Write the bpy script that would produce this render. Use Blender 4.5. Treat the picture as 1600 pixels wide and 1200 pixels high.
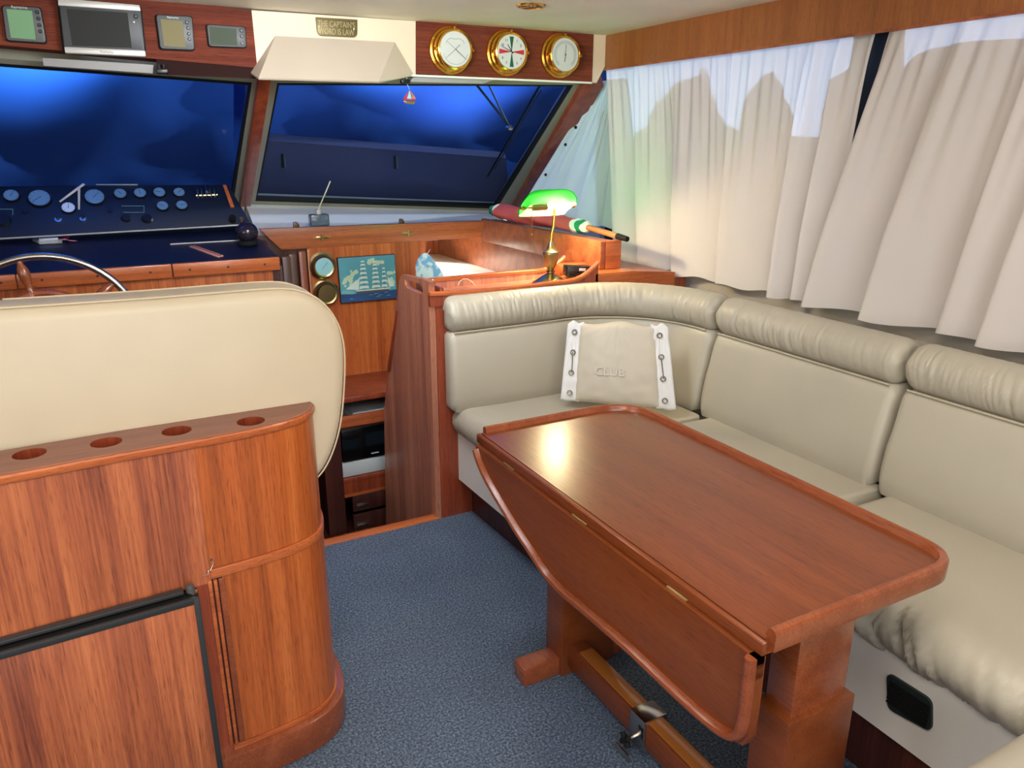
import bpy, bmesh, math, random
from mathutils import Vector, Matrix, noise
from mathutils.geometry import tessellate_polygon
random.seed(7)
S = bpy.context.scene
for o in list(bpy.data.objects): bpy.data.objects.remove(o)
C = S.collection
PI = math.pi

# ------------------------------------------------------------------ camera
F = 1200.0; H = 1.5
v1 = Vector((125-800, 222-600, F)); YA = v1.normalized()
dn = Vector((0, F*F/378.0, F)); dn -= YA*dn.dot(YA); dn.normalize(); ZA = -dn
XA = YA.cross(ZA)
cam_d = bpy.data.cameras.new('camera'); cam = bpy.data.objects.new('camera', cam_d); C.objects.link(cam)
cam_d.sensor_width = 36; cam_d.lens = 27; cam_d.clip_start = .02
rx = Vector((XA.x, YA.x, ZA.x)); ry = -Vector((XA.y, YA.y, ZA.y)); rz = -Vector((XA.z, YA.z, ZA.z))
m = Matrix((rx, ry, rz)).transposed().to_4x4(); m.translation = (0, 0, H); cam.matrix_world = m
S.camera = cam
# real positions measured off the photograph: a sight line met with a plane of the room
def ray(u, v):
    d = Vector((u-800, v-600, F)); return Vector((XA.dot(d), YA.dot(d), ZA.dot(d)))
def onx(u, v, x): d = ray(u, v); return Vector((0, 0, H))+d*(x/d.x)
def ony(u, v, y): d = ray(u, v); return Vector((0, 0, H))+d*(y/d.y)
def onz(u, v, z): d = ray(u, v); return Vector((0, 0, H))+d*((z-H)/d.z)

# ------------------------------------------------------------------ world, lights, exposure
w = bpy.data.worlds.new('world'); S.world = w; w.use_nodes = True
bg = w.node_tree.nodes['Background']; bg.inputs[0].default_value = (.42, .60, 1, 1); bg.inputs[1].default_value = .16
S.view_settings.view_transform = 'Standard'; S.view_settings.look = 'None'
S.view_settings.gamma = 1; S.view_settings.use_curve_mapping = False; S.view_settings.exposure = 0.0
def lamp(name, kind, loc, power, col, size=.3, to=None, **k):
    l = bpy.data.lights.new(name, kind); l.energy = power; l.color = col
    if kind == 'AREA': l.size = size; l.size_y = k.get('sy', size); l.shape = 'RECTANGLE'
    elif kind in ('POINT', 'SPOT'): l.shadow_soft_size = size
    if kind == 'SPOT': l.spot_size = math.radians(k['ang']); l.spot_blend = k.get('blend', .8)
    if kind == 'SUN': l.angle = math.radians(k.get('ang', 1))
    o = bpy.data.objects.new(name, l); C.objects.link(o); o.location = loc
    if to is not None: o.rotation_euler = (Vector(to)-Vector(loc)).to_track_quat('-Z', 'Y').to_euler()
    return o
lamp('sun', 'SUN', (6, 2, 4), 6.0, (.62, .80, 1), to=(0, 2.0, 3.7), ang=.8)
lamp('saloon_light', 'AREA', (.1, .35, 1.93), 20, (1, .91, .80), .9, to=(.15, .95, .2), sy=.5)
lamp('saloon_light', 'AREA', (1.2, .8, 1.94), 9, (1, .89, .76), .5, to=(1.35, 1.0, 0), sy=.5)
lamp('aft_doorway_light', 'AREA', (.2, -1.35, 1.3), 40, (1, .97, .93), 2.2, to=(.9, 3, 1.35), sy=1.3)
lamp('port_fill', 'AREA', (-1.62, 1.6, 1.45), 22, (.93, .96, 1), 1.8, to=(2, 2.6, 1.5), sy=.7)  # added unseen fill, no window behind it; brightens curtains, partition and sill
lamp('sill_fill', 'AREA', (.7, 2.1, 1.95), 30, (.92, .96, 1), .5, to=(1.0, 3.9, 1.1), sy=.3)  # extra unseen lamp, put under the ceiling to lift the white sill
for gy in (4.0, 4.4): lamp('galley_light', 'SPOT', (1.68, gy, 1.03), 48, (1, .97, .90), .04, to=(1.70, gy-.32, .7), ang=90, blend=.6)

# ------------------------------------------------------------------ materials
def nmat(name):
    m = bpy.data.materials.new(name); m.use_nodes = True
    return m, m.node_tree, m.node_tree.nodes['Principled BSDF']
def lin(c): return tuple(((x/255)/12.92 if x/255 <= .04045 else (((x/255)+.055)/1.055)**2.4) for x in c)+(1,)
def plain(name, c, rough=.5, metal=0, bump=0, bscale=200, var=.0, coat=0, spec=.5):
    m, t, b = nmat(name); c = lin(c)
    b.inputs['Base Color'].default_value = c; b.inputs['Roughness'].default_value = rough; b.inputs['Metallic'].default_value = metal
    b.inputs['Coat Weight'].default_value = coat; b.inputs['Specular IOR Level'].default_value = spec
    tc = t.nodes.new('ShaderNodeTexCoord')
    n = t.nodes.new('ShaderNodeTexNoise'); n.inputs['Scale'].default_value = bscale; n.inputs['Detail'].default_value = 3
    t.links.new(tc.outputs['Object'], n.inputs['Vector'])
    if bump:
        bp = t.nodes.new('ShaderNodeBump'); bp.inputs['Strength'].default_value = bump; bp.inputs['Distance'].default_value = .002
        t.links.new(n.outputs['Fac'], bp.inputs['Height']); t.links.new(bp.outputs['Normal'], b.inputs['Normal'])
    n2 = t.nodes.new('ShaderNodeTexNoise'); n2.inputs['Scale'].default_value = 4; t.links.new(tc.outputs['Object'], n2.inputs['Vector'])
    r = t.nodes.new('ShaderNodeValToRGB'); v = var or .03
    r.color_ramp.elements[0].color = tuple(x*(1-v) for x in c[:3])+(1,); r.color_ramp.elements[1].color = tuple(min(1, x*(1+v)) for x in c[:3])+(1,)
    r.color_ramp.elements[0].position = .35; r.color_ramp.elements[1].position = .65
    t.links.new(n2.outputs['Fac'], r.inputs['Fac']); t.links.new(r.outputs['Color'], b.inputs['Base Color'])
    return m
def wood(name, dark, mid, light, axis='z', rough=.32, s=1.0, coat=.25, band=1.0):
    m, t, b = nmat(name)
    tc = t.nodes.new('ShaderNodeTexCoord')
    def noi(across, along, detail, dist=0, off=0):
        mp = t.nodes.new('ShaderNodeMapping'); sc = [across]*3; sc['xyz'.index(axis)] = along
        mp.inputs['Scale'].default_value = [q*s for q in sc]; mp.inputs['Location'].default_value = (off, off*1.3, off*.7)
        n = t.nodes.new('ShaderNodeTexNoise'); n.inputs['Scale'].default_value = 1; n.inputs['Detail'].default_value = detail
        n.inputs['Distortion'].default_value = dist
        t.links.new(tc.outputs['Object'], mp.inputs['Vector']); t.links.new(mp.outputs[0], n.inputs['Vector']); return n
    a = noi(17*band, .5, 2.5, .5); f = noi(170, 3.2, 4, .2, 4); g = noi(430, 22, 2, 0, 9)
    mx = t.nodes.new('ShaderNodeMath'); mx.operation = 'MULTIPLY_ADD'; mx.inputs[1].default_value = .38
    t.links.new(f.outputs['Fac'], mx.inputs[0])
    ml = t.nodes.new('ShaderNodeMath'); ml.operation = 'MULTIPLY'; ml.inputs[1].default_value = .62
    t.links.new(a.outputs['Fac'], ml.inputs[0]); t.links.new(ml.outputs[0], mx.inputs[2])
    r = t.nodes.new('ShaderNodeValToRGB'); e = r.color_ramp.elements
    e[0].position = .36; e[0].color = lin(dark); e[1].position = .66; e[1].color = lin(light)
    x = e.new(.50); x.color = lin(mid)
    t.links.new(mx.outputs[0], r.inputs['Fac'])
    # pores: short dark dashes along the grain
    pr = t.nodes.new('ShaderNodeValToRGB'); pr.color_ramp.elements[0].position = .33; pr.color_ramp.elements[0].color = (.62, .55, .5, 1)
    pr.color_ramp.elements[1].position = .46; pr.color_ramp.elements[1].color = (1, 1, 1, 1)
    t.links.new(g.outputs['Fac'], pr.inputs['Fac'])
    mm = t.nodes.new('ShaderNodeMix'); mm.data_type = 'RGBA'; mm.blend_type = 'MULTIPLY'; mm.inputs['Factor'].default_value = .8
    t.links.new(r.outputs['Color'], mm.inputs[6]); t.links.new(pr.outputs['Color'], mm.inputs[7])
    t.links.new(mm.outputs[2], b.inputs['Base Color'])
    b.inputs['Roughness'].default_value = rough; b.inputs['Coat Weight'].default_value = coat; b.inputs['Coat Roughness'].default_value = .18
    bp = t.nodes.new('ShaderNodeBump'); bp.inputs['Strength'].default_value = .12; bp.inputs['Distance'].default_value = .001
    t.links.new(f.outputs['Fac'], bp.inputs['Height']); t.links.new(bp.outputs['Normal'], b.inputs['Normal'])
    return m
def emit(name, c, k):
    m, t, b = nmat(name); b.inputs['Base Color'].default_value = lin(c); b.inputs['Emission Color'].default_value = lin(c)
    b.inputs['Emission Strength'].default_value = k; return m

M = {}
M['console'] = wood('console_mahogany', (126, 66, 48), (178, 98, 62), (212, 126, 78), 'z', .36, band=1.1)
M['console_top'] = wood('console_top_mahogany', (112, 62, 48), (130, 74, 56), (150, 88, 66), 'x', .38)
M['edge'] = wood('mahogany_edging', (158, 80, 42), (186, 98, 52), (206, 116, 64), 'x', .3)
M['panel'] = wood('bulkhead_mahogany', (140, 66, 30), (178, 92, 46), (204, 116, 62), 'z', .34, band=1.3)
M['post'] = wood('red_mahogany', (112, 46, 26), (140, 62, 36), (158, 76, 46), 'z', .34)
M['part'] = wood('partition_mahogany', (160, 102, 86), (190, 124, 98), (212, 146, 116), 'z', .34, band=1.6)
M['table'] = wood('table_mahogany', (110, 53, 23), (122, 61, 28), (134, 70, 33), 'y', .30, band=.9, coat=.15)
M['tedge'] = wood('table_edging', (128, 64, 36), (140, 72, 40), (152, 82, 48), 'y', .25, coat=.4)
M['band'] = wood('shelf_mahogany', (132, 70, 42), (162, 88, 52), (184, 106, 64), 'x', .36)
M['header'] = wood('header_mahogany', (92, 42, 30), (114, 55, 38), (132, 69, 48), 'x', .75, coat=0)
M['header'].node_tree.nodes['Principled BSDF'].inputs['Specular IOR Level'].default_value = .15
M['valance'] = wood('valance_mahogany', (140, 82, 38), (154, 90, 42), (168, 102, 50), 'z', .4, s=1.4)
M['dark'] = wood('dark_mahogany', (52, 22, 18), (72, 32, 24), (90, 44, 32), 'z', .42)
M['cream'] = plain('cream_leather', (204, 190, 163), .42, bump=.12, bscale=350)
M['cream'].name = 'cream_leather'
M['sofa'] = plain('sofa_leather', (178, 172, 156), .4, bump=.2, bscale=260)
M['seam'] = plain('piping_leather', (186, 176, 152), .4)
M['groove'] = plain('lace_cord', (96, 88, 74), .6)  # dull brown cord for the pillow laces
M['base'] = plain('upholstered_base', (232, 230, 222), .5, bump=.1)
M['linen'] = plain('pillow_linen', (196, 188, 172), .85, bump=.5, bscale=700)
M['white_cloth'] = plain('white_canvas', (222, 222, 222), .85, bump=.5, bscale=500)
M['white'] = plain('white_gelcoat', (236, 234, 228), .4)
M['cream_paint'] = plain('cream_gelcoat', (226, 204, 178), .5)
M['hood'] = plain('hood_gelcoat', (186, 172, 154), .5)
M['ceil'] = plain('ceiling_vinyl', (232, 224, 210), .6, bump=.15, bscale=500)
M['wall'] = plain('wall_vinyl', (176, 168, 154), .6, bump=.1)
M['navy'] = plain('navy_vinyl', (8, 20, 44), .45, bump=.25, bscale=400)
M['navyflat'] = plain('navy_vinyl_top', (11, 20, 50), .42, bump=.25, bscale=400)
M['black'] = plain('black_plastic', (14, 14, 16), .35)
M['gray'] = plain('grey_plastic', (78, 80, 80), .45)
M['dgray'] = plain('dark_grey_plastic', (48, 50, 52), .45)
M['silver'] = plain('silver_plastic', (186, 184, 178), .35, metal=.3)
M['brass'] = plain('polished_brass', (226, 172, 72), .18, metal=1)
M['abrass'] = plain('aged_brass', (178, 158, 110), .3, metal=1)
M['plaque'] = plain('plaque_bronze', (112, 98, 62), .45, metal=.5)
M['letters'] = plain('plaque_lettering', (168, 156, 118), .4, metal=.5)
M['steel'] = plain('stainless_steel', (196, 192, 184), .18, metal=1)
M['dial'] = plain('dial_white', (206, 208, 204), .4)
M['dialb'] = plain('dial_cyan', (150, 200, 210), .35)
M['gdial'] = plain('gauge_dial', (92, 128, 166), .3)
M['gdial2'] = plain('gauge_dial_pale', (190, 205, 230), .3)
M['lcdg'] = plain('green_lcd', (118, 156, 118), .7, spec=.1)
M['lcdy'] = plain('tan_lcd', (128, 120, 88), .7, spec=.1)
M['lcdd'] = plain('grey_lcd', (78, 86, 74), .7, spec=.1)
M['screen'] = plain('dark_screen', (38, 38, 36), .6, spec=.2)
M['red'] = plain('red_paint', (186, 40, 44), .5)
M['greenp'] = plain('green_paint', (20, 92, 68), .5)
M['ink'] = plain('black_ink', (24, 24, 28), .5)
M['inkg'] = plain('grey_ink', (120, 124, 128), .5)
M['flagr'] = plain('red_flag_cloth', (214, 92, 84), .8, bump=.4, bscale=300, var=.12)
M['flagg'] = plain('green_flag_cloth', (28, 128, 92), .8)
M['staff'] = wood('flagstaff_wood', (150, 90, 50), (190, 120, 70), (210, 140, 90), 'y', .4)
M['wframe'] = plain('window_frame_alloy', (150, 148, 132), .45, metal=.2)
M['rubber'] = plain('black_rubber', (16, 17, 18), .7, spec=.25)
M['worktop'] = plain('white_worktop', (236, 232, 220), .35)
M['steelplate'] = plain('white_trim', (190, 200, 208), .4)
M['glassb'] = plain('frosted_bottle', (110, 122, 138), .12); M['glassb'].node_tree.nodes['Principled BSDF'].inputs['Transmission Weight'].default_value = .55
M['visor'] = plain('visor_vinyl', (150, 148, 146), .6)
M['reed'] = plain('reed_stick', (222, 206, 176), .7)
M['paper'] = plain('paper_slip', (196, 190, 180), .7)
M['pink'] = plain('pink_ruler', (196, 150, 132), .5)
M['bag'] = plain('clear_bag', (176, 184, 196), .2); M['bag'].node_tree.nodes['Principled BSDF'].inputs['Alpha'].default_value = .45
M['connector'] = plain('white_nylon', (226, 226, 220), .4)
M['wire'] = plain('red_wire', (176, 36, 70), .5)
M['cable'] = plain('white_cable', (230, 190, 170), .5)
M['vent'] = plain('dark_green_vent', (26, 40, 38), .5)

# carpet
m, t, b = nmat('navy_carpet'); M['carpet'] = m
tc = t.nodes.new('ShaderNodeTexCoord')
n1 = t.nodes.new('ShaderNodeTexNoise'); n1.inputs['Scale'].default_value = 150; n1.inputs['Detail'].default_value = 6; n1.inputs['Roughness'].default_value = .75
n2 = t.nodes.new('ShaderNodeTexNoise'); n2.inputs['Scale'].default_value = 5; n2.inputs['Detail'].default_value = 3
for n in (n1, n2): t.links.new(tc.outputs['Object'], n.inputs['Vector'])
r = t.nodes.new('ShaderNodeValToRGB'); e = r.color_ramp.elements
e[0].position = .36; e[0].color = lin((40, 52, 70)); e[1].position = .68; e[1].color = lin((160, 176, 196)); x = e.new(.5); x.color = lin((86, 104, 128))
t.links.new(n1.outputs['Fac'], r.inputs['Fac'])
mx = t.nodes.new('ShaderNodeMix'); mx.data_type = 'RGBA'; mx.blend_type = 'MULTIPLY'; mx.inputs['Factor'].default_value = .35
t.links.new(r.outputs['Color'], mx.inputs[6]); t.links.new(n2.outputs['Fac'], mx.inputs[7]); t.links.new(mx.outputs[2], b.inputs['Base Color'])
bp = t.nodes.new('ShaderNodeBump'); bp.inputs['Strength'].default_value = .8; bp.inputs['Distance'].default_value = .004
t.links.new(n1.outputs['Fac'], bp.inputs['Height']); t.links.new(bp.outputs['Normal'], b.inputs['Normal']); b.inputs['Roughness'].default_value = .95
# curtain cloth
def cloth(name, col, tr, k=.45):
    m, t, b = nmat(name); b.inputs['Base Color'].default_value = lin(col); b.inputs['Roughness'].default_value = .85
    tb = t.nodes.new('ShaderNodeBsdfTranslucent'); tb.inputs[0].default_value = lin(tr)
    ms = t.nodes.new('ShaderNodeMixShader'); ms.inputs[0].default_value = k
    t.links.new(b.outputs[0], ms.inputs[1]); t.links.new(tb.outputs[0], ms.inputs[2]); t.links.new(ms.outputs[0], t.nodes['Material Output'].inputs[0])
    tc = t.nodes.new('ShaderNodeTexCoord'); n = t.nodes.new('ShaderNodeTexNoise'); n.inputs['Scale'].default_value = 500
    bp = t.nodes.new('ShaderNodeBump'); bp.inputs['Strength'].default_value = .25; bp.inputs['Distance'].default_value = .001
    t.links.new(tc.outputs['Object'], n.inputs['Vector']); t.links.new(n.outputs['Fac'], bp.inputs['Height']); t.links.new(bp.outputs['Normal'], b.inputs['Normal'])
    return m
M['curtain'] = cloth('curtain_cotton', (240, 232, 226), (214, 222, 232), .3)
M['curtain2'] = cloth('curtain_sheer', (196, 206, 204), (200, 214, 220), .16)
M['cover'] = cloth('blue_boat_cover', (30, 36, 62), (84, 134, 220), .5)
M['sidecover'] = plain('side_cover_canvas', (20, 28, 54), .8)
# window glass (thin, slightly tinted)
m, t, b = nmat('window_glass'); M['glass'] = m
b.inputs['Base Color'].default_value = (0, 0, 0, 1); b.inputs['Roughness'].default_value = .03
tr = t.nodes.new('ShaderNodeBsdfTransparent'); tr.inputs[0].default_value = (.80, .86, .95, 1); 
ms = t.nodes.new('ShaderNodeMixShader'); ms.inputs[0].default_value = .05; t.links.new(tr.outputs[0], ms.inputs[1]); t.links.new(b.outputs[0], ms.inputs[2]); t.links.new(ms.outputs[0], t.nodes['Material Output'].inputs[0])
# lamp shade
def shade_mat(name, col, k, rough=.15, tr=.3, tc_=None):
    m, t, b = nmat(name); b.inputs['Base Color'].default_value = lin(col); b.inputs['Roughness'].default_value = rough
    tb = t.nodes.new('ShaderNodeBsdfTranslucent'); tb.inputs[0].default_value = lin(col)
    ms = t.nodes.new('ShaderNodeMixShader'); ms.inputs[0].default_value = k
    t.links.new(b.outputs[0], ms.inputs[1]); t.links.new(tb.outputs[0], ms.inputs[2])
    tp = t.nodes.new('ShaderNodeBsdfTransparent'); tp.inputs[0].default_value = lin(tc_ or col); m2 = t.nodes.new('ShaderNodeMixShader'); m2.inputs[0].default_value = tr
    t.links.new(ms.outputs[0], m2.inputs[1]); t.links.new(tp.outputs[0], m2.inputs[2]); t.links.new(m2.outputs[0], t.nodes['Material Output'].inputs[0]); return m
M['shade'] = shade_mat('green_glass', (10, 200, 70), .5, tr=.9, tc_=(90, 250, 125))
M['shadein'] = shade_mat('opal_glass', (245, 245, 232), .45, .3, tr=.6)
M['bulb'] = emit('lit_bulb', (255, 226, 160), 25)
# floorboards
M['holly'] = plain('holly_strip', (150, 92, 60), .4)

# ------------------------------------------------------------------ geometry helpers
def tagset(o, label=None, cat=None, group=None, kind=None):
    if label: o['label'] = label
    if cat: o['category'] = cat
    if group: o['group'] = group
    if kind: o['kind'] = kind
    return o
def root(name, loc, label=None, cat=None, group=None, kind=None):
    o = bpy.data.objects.new(name, None); o.empty_display_size = .05; C.objects.link(o); o.location = loc
    return tagset(o, label, cat, group, kind)
class B:
    """collects shapes and links them as one mesh object"""
    def __init__(s): s.bm = bmesh.new()
    def add(s, vs, fs):
        V = [s.bm.verts.new(v) for v in vs]
        for f in fs:
            try: s.bm.faces.new([V[i] for i in f])
            except ValueError: pass
        return V
    def box(s, x0, x1, y0, y1, z0, z1, bev=0, seg=2):
        tmp = bmesh.new(); V = [tmp.verts.new((x, y, z)) for x in (x0, x1) for y in (y0, y1) for z in (z0, z1)]
        for f in ((0, 1, 3, 2), (4, 6, 7, 5), (0, 4, 5, 1), (2, 3, 7, 6), (0, 2, 6, 4), (1, 5, 7, 3)): tmp.faces.new([V[i] for i in f])
        if bev: bmesh.ops.bevel(tmp, geom=tmp.edges[:], offset=bev, segments=seg, profile=.5, affect='EDGES')
        return s.merge(tmp)
    def merge(s, tmp, mat=None):
        if mat is not None: tmp.transform(mat)
        me = bpy.data.meshes.new('t'); tmp.to_mesh(me); tmp.free(); s.bm.from_mesh(me); bpy.data.meshes.remove(me); return s
    def hexa(s, a, b, bev=0):
        """a, b: matching loops of points; a prism between them"""
        n = len(a); tmp = bmesh.new(); A = [tmp.verts.new(p) for p in a]; Bv = [tmp.verts.new(p) for p in b]
        tmp.faces.new(A[::-1]); tmp.faces.new(Bv)
        for i in range(n): tmp.faces.new((A[i], A[(i+1) % n], Bv[(i+1) % n], Bv[i]))
        bmesh.ops.recalc_face_normals(tmp, faces=tmp.faces[:])
        if bev:
            ed = [e for e in tmp.edges if len(e.link_faces) == 2 and e.calc_face_angle(0) > .6]
            bmesh.ops.bevel(tmp, geom=ed, offset=bev, segments=2, profile=.5, affect='EDGES')
        return s.merge(tmp)
    def prism(s, pts, axis, a, b, bev=0, holes=()):
        def P(q, h):
            return {'x': (h, q[0], q[1]), 'y': (q[0], h, q[1]), 'z': (q[0], q[1], h)}[axis]
        if not holes: return s.hexa([P(q, a) for q in pts], [P(q, b) for q in pts], bev)
        loops = [list(pts)]+[list(h) for h in holes]; flat = [q for l in loops for q in l]
        tris = tessellate_polygon([[Vector((q[0], q[1], 0)) for q in l] for l in loops]); n = len(flat)
        tmp = bmesh.new(); V = [tmp.verts.new(P(q, a)) for q in flat]+[tmp.verts.new(P(q, b)) for q in flat]
        for tr in tris:
            for o in (0, n):
                try: tmp.faces.new([V[i+o] for i in tr])
                except ValueError: pass
        k = 0
        for l in loops:
            L = len(l)
            for i in range(L): i0, i1 = k+i, k+(i+1) % L; tmp.faces.new((V[i0], V[i1], V[i1+n], V[i0+n]))
            k += L
        bmesh.ops.recalc_face_normals(tmp, faces=tmp.faces[:]); return s.merge(tmp)
    def loft(s, secs, closed=True, caps=True):
        n = len(secs[0]); V = [[s.bm.verts.new(p) for p in q] for q in secs]
        for i in range(len(secs)-1):
            for j in range(n if closed else n-1): s.bm.faces.new((V[i][j], V[i][(j+1) % n], V[i+1][(j+1) % n], V[i+1][j]))
        if caps and closed: s.bm.faces.new(V[0][::-1]); s.bm.faces.new(V[-1])
        return s
    def tube(s, pts, r, n=10, caps=True):
        pts = [Vector(p) for p in pts]; R = r if isinstance(r, (list, tuple)) else [r]*len(pts); secs = []
        up = None
        for i, p in enumerate(pts):
            d = (pts[min(i+1, len(pts)-1)]-pts[max(i-1, 0)]).normalized()
            if up is None: up = d.orthogonal().normalized()
            up = (up-d*up.dot(d)).normalized(); q = d.cross(up)
            secs.append([p+(up*math.cos(2*PI*k/n)+q*math.sin(2*PI*k/n))*R[i] for k in range(n)])
        return s.loft(secs, caps=caps)
    def lathe(s, prof, c=(0, 0, 0), axis='z', n=32, sx=1, caps=True):
        """prof: (radius, height) pairs"""
        c = Vector(c); secs = []
        for r, h in prof:
            r = max(r, 1e-5); ring = []
            for k in range(n):
                a = 2*PI*k/n; u, v = r*math.cos(a)*sx, r*math.sin(a)
                ring.append(c+Vector({'z': (u, v, h), 'y': (u, h, v), 'x': (h, u, v)}[axis]))
            secs.append(ring)
        return s.loft(secs, caps=caps)
    def build(s, name, mat, parent=None, smooth=True, ang=35):
        bm = s.bm; bmesh.ops.remove_doubles(bm, verts=bm.verts[:], dist=1e-6); bmesh.ops.recalc_face_normals(bm, faces=bm.faces[:])
        if smooth:
            for f in bm.faces: f.smooth = True
            for e in bm.edges:
                if len(e.link_faces) == 2 and e.calc_face_angle(0) > math.radians(ang): e.smooth = False
        me = bpy.data.meshes.new(name); bm.to_mesh(me); bm.free(); o = bpy.data.objects.new(name, me); C.objects.link(o)
        me.materials.append(mat)
        if parent is not None:
            o.parent = parent; l = Vector(parent.location); p = parent.parent
            while p is not None: l += Vector(p.location) if p.type == 'EMPTY' else Vector(); p = p.parent
            o.matrix_parent_inverse = Matrix.Translation(-l) if parent.type == 'EMPTY' else Matrix()
        return o
def rrect(x0, x1, z0, z1, r, n=5):
    out = []
    for cx, cz, a0 in ((x1-r, z1-r, 0), (x0+r, z1-r, 90), (x0+r, z0+r, 180), (x1-r, z0+r, 270)):
        for k in range(n+1): a = math.radians(a0+90*k/n); out.append((cx+r*math.cos(a), cz+r*math.sin(a)))
    return out
def rpoly(pts, r, n=5):
    """round the corners of a polygon (2D); r number or list"""
    out = []; N = len(pts)
    for i in range(N):
        p = Vector(pts[i]); a = Vector(pts[i-1]); b = Vector(pts[(i+1) % N]); rr = r[i] if isinstance(r, (list, tuple)) else r
        if rr <= 0: out.append(tuple(p)); continue
        d0 = (a-p); d1 = (b-p); rr = min(rr, d0.length*.49, d1.length*.49); q0 = p+d0.normalized()*rr; q1 = p+d1.normalized()*rr
        for k in range(n+1): t = k/n; out.append(tuple(q0*(1-t)**2+p*2*t*(1-t)+q1*t*t))
    return out
def text_mesh(name, s, size, mat, parent, M4, ext=.0004, sp=1.0):
    cu = bpy.data.curves.new(name, 'FONT'); cu.body = s; cu.size = size; cu.extrude = ext; cu.align_x = 'CENTER'; cu.align_y = 'CENTER'; cu.space_character = sp
    o = bpy.data.objects.new('tmp', cu); me = bpy.data.meshes.new_from_object(o); bpy.data.objects.remove(o)
    me.transform(M4); me.materials.clear(); me.materials.append(mat)
    x = bpy.data.objects.new(name, me); C.objects.link(x)
    if parent is not None:
        x.parent = parent
        if parent.type == 'EMPTY': x.matrix_parent_inverse = Matrix.Translation(-Vector(parent.location))
    return x
def facing_y(c):  # text lying in the xz plane, read from the -y side
    return Matrix.Translation(c) @ Matrix.Rotation(PI/2, 4, 'X')

# ================================================================== SETTING
ST = dict(kind='structure')
CZ = 1.985
f = tagset(B().prism([(-1.7, -1.6), (2.42, -1.6), (2.42, 2.69), (.57, 2.69), (.57, 3.62), (-1.7, 3.62)], 'z', -.05, 0).build('floor', M['carpet']), **ST)
c = tagset(B().box(-1.7, 2.42, -1.6, 3.45, CZ+.004, CZ+.05).build('ceiling', M['dgray']), **ST)
sx1 = onz(277, 6, CZ).x; sx2 = onz(700, 16, CZ).x
for a, b_ in ((-1.69, sx1), (sx1, sx2), (sx2, 2.40)):
    B().box(a+.0012, b_-.0012, -1.59, 3.44, CZ, CZ+.0035).build('ceiling_panel', M['ceil'], c)
# left wall, right wall (window openings), forward bulkheads
tagset(B().box(-1.75, -1.7, -1.6, 4.6, -.6, 2.03).build('wall_left', M['wall']), **ST)
wr = B(); wr.box(2.38, 2.42, -1.6, 4.6, -.05, 1.0).box(2.38, 2.42, -1.6, 3.45, 1.86, 2.03).box(2.375, 2.42, 1.72, 1.9, 1.0, 1.86).box(2.38, 2.42, -1.6, -.9, 1.0, 1.86)
wall_r = tagset(wr.build('wall_right', M['wall']), **ST)
B().box(2.366, 2.374, 1.70, 1.92, 1.0, 1.86).build('window_post_cover', M['navy'], wall_r)
# valance board
vb = tagset(B().hexa([(2.28, -1.5, 1.835), (2.28, 3.36, 1.835), (2.28, 3.30, CZ), (2.28, -1.5, CZ)],
                     [(2.30, -1.5, 1.835), (2.30, 3.36, 1.835), (2.30, 3.30, CZ), (2.30, -1.5, CZ)]).build('trim_1', M['valance']), **ST)
B().box(2.276, 2.282, -1.5, 3.355, 1.829, 1.838).build('lower_edge', M['band'], vb)
# threshold strip at the top of the stairs
tagset(B().box(.38, 1.10, 2.688, 2.735, -.12, .006, .003).build('trim_2', M['edge']), **ST)

# ---- windshield
class Pl:
    def __init__(s, a, b, c): s.o = Vector(a); s.n = (Vector(b)-s.o).cross(Vector(c)-s.o).normalized(); s.n = s.n if s.n.y < 0 else -s.n
    def at(s, u, v, off=0):
        d = ray(u, v); e = Vector((0, 0, H)); t = (s.o-e).dot(s.n)/d.dot(s.n); return e+d*t+s.n*off
    def pt(s, p, off=0): return Vector(p)+s.n*off
def slab(bld, pl, px, o0, o1, bev=0): return bld.hexa([pl.at(u, v, o0) for u, v in px], [pl.at(u, v, o1) for u, v in px], bev)
bl = ony(390, 308, 4.4); tl = ony(425, 127, 3.5); br = ony(893, 131, 3.42)
PR = Pl(bl, tl, br)
PLf = Pl(ony(372, 305, 4.4), ony(400, 125, 3.5), (-1.3, 4.36, 1.25))
def ring(pl, outer, inner, o0, o1, name, mat, parent):
    b = B(); n = len(outer)
    for i in range(n):
        j = (i+1) % n; q = [outer[i], outer[j], inner[j], inner[i]]
        b.hexa([pl.at(u, v, o0) for u, v in q], [pl.at(u, v, o1) for u, v in q])
    return b.build(name, mat, parent, smooth=False)
inR = [(399, 307), (773, 320), (892, 128), (433, 124)]
outR = [(384, 315), (797, 327), (915, 118), (418, 114)]
w1 = tagset(ring(PR, outR, inR, -.02, .02, 'window_1', M['wframe'], None), **ST)
slab(B(), PR, inR, -.006, -.001).build('pane', M['glass'], w1, smooth=False)
ring(PR, [(398, 308.5), (775, 321.5), (894, 127), (432, 123)], [(400.5, 305), (771.5, 317.5), (889, 129), (434.5, 126)], -.0, .021, 'gasket', M['rubber'], w1)
inL = [(362, 306), (390, 124), (-420, 60), (-460, 306)]
outL = [(374, 316), (404, 114), (-440, 50), (-480, 316)]
w2 = tagset(ring(PLf, outL, inL, -.02, .02, 'window_2', M['wframe'], None), **ST)
slab(B(), PLf, inL, -.006, -.001).build('pane', M['glass'], w2, smooth=False)
ring(PLf, [(364, 308), (392, 122), (-425, 58), (-465, 308)], [(360, 303), (388, 126), (-415, 64), (-455, 302)], 0, .021, 'gasket', M['rubber'], w2)
tagset(slab(B(), PR, [(372, 322), (388, 322), (421, 112), (401, 112)], .0, .045, .004).build('trim_3', M['post']), **ST)      # centre mullion
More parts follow.
